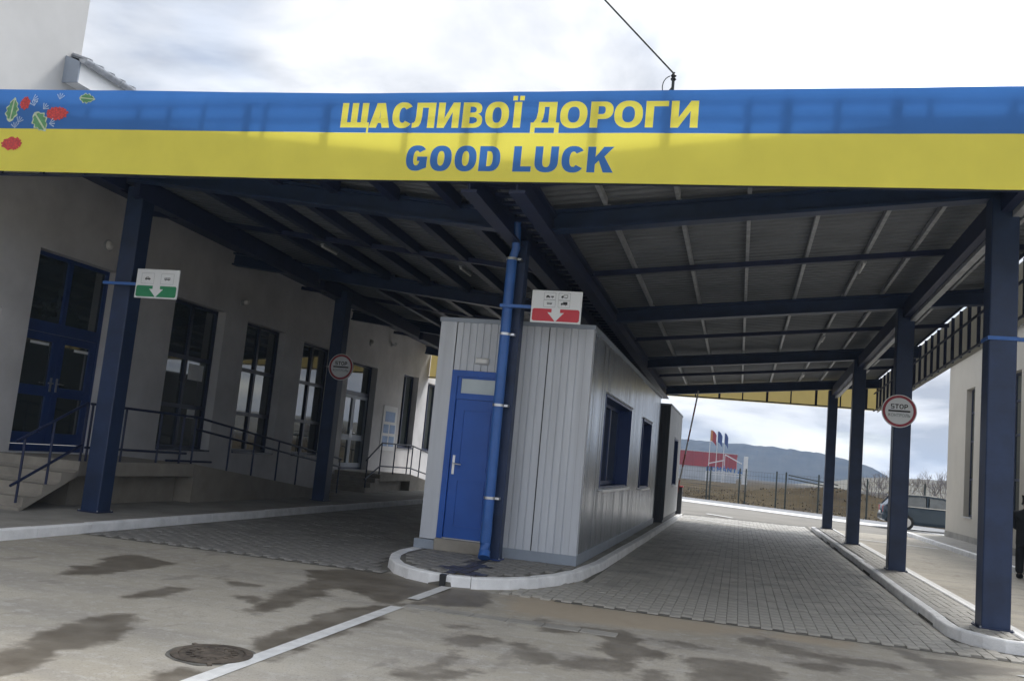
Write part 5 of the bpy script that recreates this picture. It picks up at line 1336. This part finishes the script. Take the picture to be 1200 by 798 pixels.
g.v += [cs(.12, -.8, .97), cs(3.35, -.8, .95), cs(.12, .8, .97), cs(3.35, .8, .95)]
for a, b, wd in ((bl[0], bl[1], .07), (bl[4], bl[6], .07), (bl[1], bl[2], .06), (br_[0], br_[1], .07), (br_[4], br_[6], .07)): g.bar(a, b, wd, wd)
for s in (-1, 1):
    pr = [cs(u, s * .705, z) for u, z in top[1:5]]
    for a, b in zip(pr, pr[1:]): g.bar(a, b, .05, .07)
    g.bar(cs(.42, s * .72, 1.34), cs(.9, s * .84, .97), .05, .07); g.bar(cs(1.75, s * .715, 1.43), cs(1.72, s * .84, .97), .05, .09)
obj('roof', g, M['car_paint'], car)
for s in (-1, 1):
    for pts in ([(.95, 1.0), (.62, 1.36), (.78, 1.40), (1.68, 1.42), (1.66, 1.0)], [(1.80, 1.0), (1.82, 1.42), (2.33, 1.39), (2.72, 1.3), (3.2, 1.0)], [(.2, 1.0), (.45, 1.33), (.85, 1.0)]):
        g = MB(); g.v = [cs(u, s * (.70 + .13 * (1.44 - z) / .44), z) for u, z in pts]; g.f = [tuple(range(len(pts)))]; g.mi = [0]; obj('pane', g, M['car_glass'], car)
    g = MB(); g.bar(cs(.6, s * .66, 1.50), cs(2.1, s * .66, 1.50), .035, .035); obj('roof_rail', g, M['steel'], car)
    g = MB(); g.bar(cs(.35, s * .885, 1.0), cs(3.2, s * .885, .985), .02, .03); obj('window_trim', g, M['steel'], car)
    g = MB(); g.hexa([cs(-.02, s * .55, .68), cs(.26, s * .86, .68), cs(.26, s * .875, .95), cs(-.02, s * .56, .95)], [cs(.0, s * .5, .68), cs(.24, s * .8, .68), cs(.24, s * .8, .95), cs(.0, s * .5, .95)]); obj('tail_lamp', g, M['tail'], car)
    g = MB(); g.bar(cs(2.95, s * .9, 1.0), cs(2.95, s * 1.05, 1.03), .12, .12); obj('mirror', g, M['car_paint'], car)
    for uh in (1.55, 2.55): g = MB(); g.bar(cs(uh - .1, s * .905, .86), cs(uh + .08, s * .905, .86), .02, .03); obj('door_handle', g, M['car_paint'], car)
g = MB(); g.v = [cs(2.75, -.68, 1.33), cs(2.75, .68, 1.33), cs(3.35, .76, .96), cs(3.35, -.76, .96)]; g.f = [(0, 1, 2, 3)]; g.mi = [0]; obj('windscreen', g, M['car_glass'], car)
g = MB(); g.v = [cs(.40, -.66, 1.34), cs(.40, .66, 1.34), cs(.12, .76, 1.0), cs(.12, -.76, 1.0)]; g.f = [(0, 3, 2, 1)]; g.mi = [0]; obj('rear_window', g, M['car_glass'], car)
g = MB(); g.hexa([cs(-.05, -.72, .36), cs(.1, -.84, .36), cs(.1, .84, .36), cs(-.05, .72, .36)], [cs(-.05, -.72, .60), cs(.1, -.84, .60), cs(.1, .84, .60), cs(-.05, .72, .60)]); obj('bumper', g, M['car_paint'], car, bevel=.02)
g = MB(); g.box(cx0 - .055, cx0 - .045, yc - .26, yc + .26, .62, .73); obj('number_plate', g, M['sign_white'], car)
for u in (.88, 3.55):
    for s in (-1, 1):
        g = MB(); g.tube([cs(u, s * .70, .32), cs(u, s * .73, .32), cs(u, s * .90, .32), cs(u, s * .925, .32)], [.29, .32, .32, .29], 22); wl = obj('wheel', g, M['tyre'], car, smooth=True)
        g = MB(); g.tube([cs(u, s * .90, .32), cs(u, s * .93, .32)], .20, 16); obj('rim', g, M['steel'], wl)

# ================================================================== PERSON at the edge of the view, dark clothes, seen from behind
PX, PY, PZ = 6.02, 21.9, 0.0
ps = thing('person', (PX, PY, PZ), 'person in a black coat and black trousers standing beyond the strapped column', 'person')
ps.rotation_euler = (0, 0, 2.7)
def skin_mesh(name, nodes, edges, m, root=0, sub=2):
    me = bpy.data.meshes.new(name)
    me.from_pydata([n_[0] for n_ in nodes], edges, [])
    o = bpy.data.objects.new(name, me); COL.objects.link(o); o.parent = ps; ORG[o.name] = (PX, PY, PZ)
    sk = o.modifiers.new('skin', 'SKIN'); sk.use_smooth_shade = True
    for i, n_ in enumerate(nodes):
        r = n_[1] if isinstance(n_[1], tuple) else (n_[1], n_[1]); me.skin_vertices[0].data[i].radius = r; me.skin_vertices[0].data[i].use_root = (i == root)
    o.modifiers.new('sub', 'SUBSURF').levels = sub; o.modifiers['sub'].render_levels = sub
    me.materials.append(m); return o
nodes = [((0, 0, .92), (.14, .10)), ((0, 0, 1.12), (.13, .09)), ((0, .0, 1.34), (.15, .10)), ((0, .01, 1.44), (.07, .07)), ((0, .0, 1.50), (.05, .055)), ((0, -.005, 1.56), (.075, .085)), ((0, -.005, 1.62), (.078, .092)), ((0, 0, 1.68), (.05, .06))]
edges = [(i, i + 1) for i in range(7)]
for s in (-1, 1):
    b = len(nodes)
    nodes += [((s * .18, 0, 1.38), .055), ((s * .24, .02, 1.12), .043), ((s * .18, -.20, 1.04), .033), ((s * .13, -.24, 1.05), (.03, .03)), ((s * .09, -.255, 1.05), (.03, .026))]
    edges += [(2, b), (b, b + 1), (b + 1, b + 2), (b + 2, b + 3), (b + 3, b + 4)]
    for f in range(4):
        c = len(nodes); dy = -.030 + f * .020; l = (.062, .072, .068, .052)[f]
        nodes += [((s * .078, -.26, 1.05 + dy), .0085), ((s * (.068 - l * .5), -.262, 1.05 + dy), .008), ((s * (.068 - l), -.250, 1.05 + dy), .0065)]
        edges += [(b + 4, c), (c, c + 1), (c + 1, c + 2)]
    c = len(nodes); nodes += [((s * .11, -.25, 1.09), .010), ((s * .085, -.262, 1.105), .0085)]; edges += [(b + 3, c), (c, c + 1)]
    b = len(nodes); nodes += [((s * .10, 0, .86), .085), ((s * .11, -.01, .50), .055), ((s * .11, .01, .10), .038), ((s * .115, -.12, .04), (.035, .025))]
    edges += [(0, b), (b, b + 1), (b + 1, b + 2), (b + 2, b + 3)]
skin_mesh('body', nodes, edges, M['skin'])
nodes = [((0, 0, .60), (.23, .18)), ((0, 0, .95), (.21, .16)), ((0, 0, 1.2), (.185, .135)), ((0, .0, 1.36), (.17, .125)), ((0, .01, 1.45), (.08, .085)), ((0, .01, 1.49), (.072, .075))]
edges = [(i, i + 1) for i in range(5)]
for s in (-1, 1):
    b = len(nodes); nodes += [((s * .20, 0, 1.37), .075), ((s * .255, .02, 1.12), .068), ((s * .17, -.215, 1.04), .058)]; edges += [(3, b), (b, b + 1), (b + 1, b + 2)]
skin_mesh('coat', nodes, edges, M['cloth'], root=1)
nodes = [((0, 0, .86), (.17, .13))]; edges = []
for s in (-1, 1):
    b = len(nodes); nodes += [((s * .10, 0, .74), .10), ((s * .11, -.01, .48), .095), ((s * .11, .01, .09), .085)]; edges += [(0, b), (b, b + 1), (b + 1, b + 2)]
skin_mesh('trousers', nodes, edges, M['cloth'])
for s in (-1, 1): skin_mesh('shoe', [((s * .11, .05, .06), (.075, .07)), ((s * .115, -.10, .05), (.065, .06)), ((s * .118, -.20, .04), (.05, .045))], [(0, 1), (1, 2)], M['cloth'], root=1)
skin_mesh('hair', [((0, .03, 1.58), (.082, .075)), ((0, .02, 1.65), (.085, .09)), ((0, 0, 1.70), (.055, .062))], [(0, 1), (1, 2)], M['hair'], root=1)
g = MB()
for s in (-1, 1): g.lathe((PX + s * .032, PY - .085, 1.60), [(.004, -.006), (.009, 0), (.004, .006)], 8)
obj('eye', g, M['black'], ps)

# ================================================================== HAZE
hz = MB(); hz.box(-1400, 1400, -1250, 1400, -4.0, 46)
hm = bpy.data.materials.new('haze'); hm.use_nodes = True
t = hm.node_tree; t.nodes.remove(t.nodes['Principled BSDF'])
pv = t.nodes.new('ShaderNodeVolumePrincipled'); pv.inputs['Color'].default_value = (.52, .71, 1, 1); pv.inputs['Density'].default_value = HAZE
t.links.new(pv.outputs[0], [n_ for n_ in t.nodes if n_.type == 'OUTPUT_MATERIAL'][0].inputs['Volume'])
if HAZE > 0: obj('haze', hz, hm, origin=(0, 0, 0))['kind'] = 'stuff'
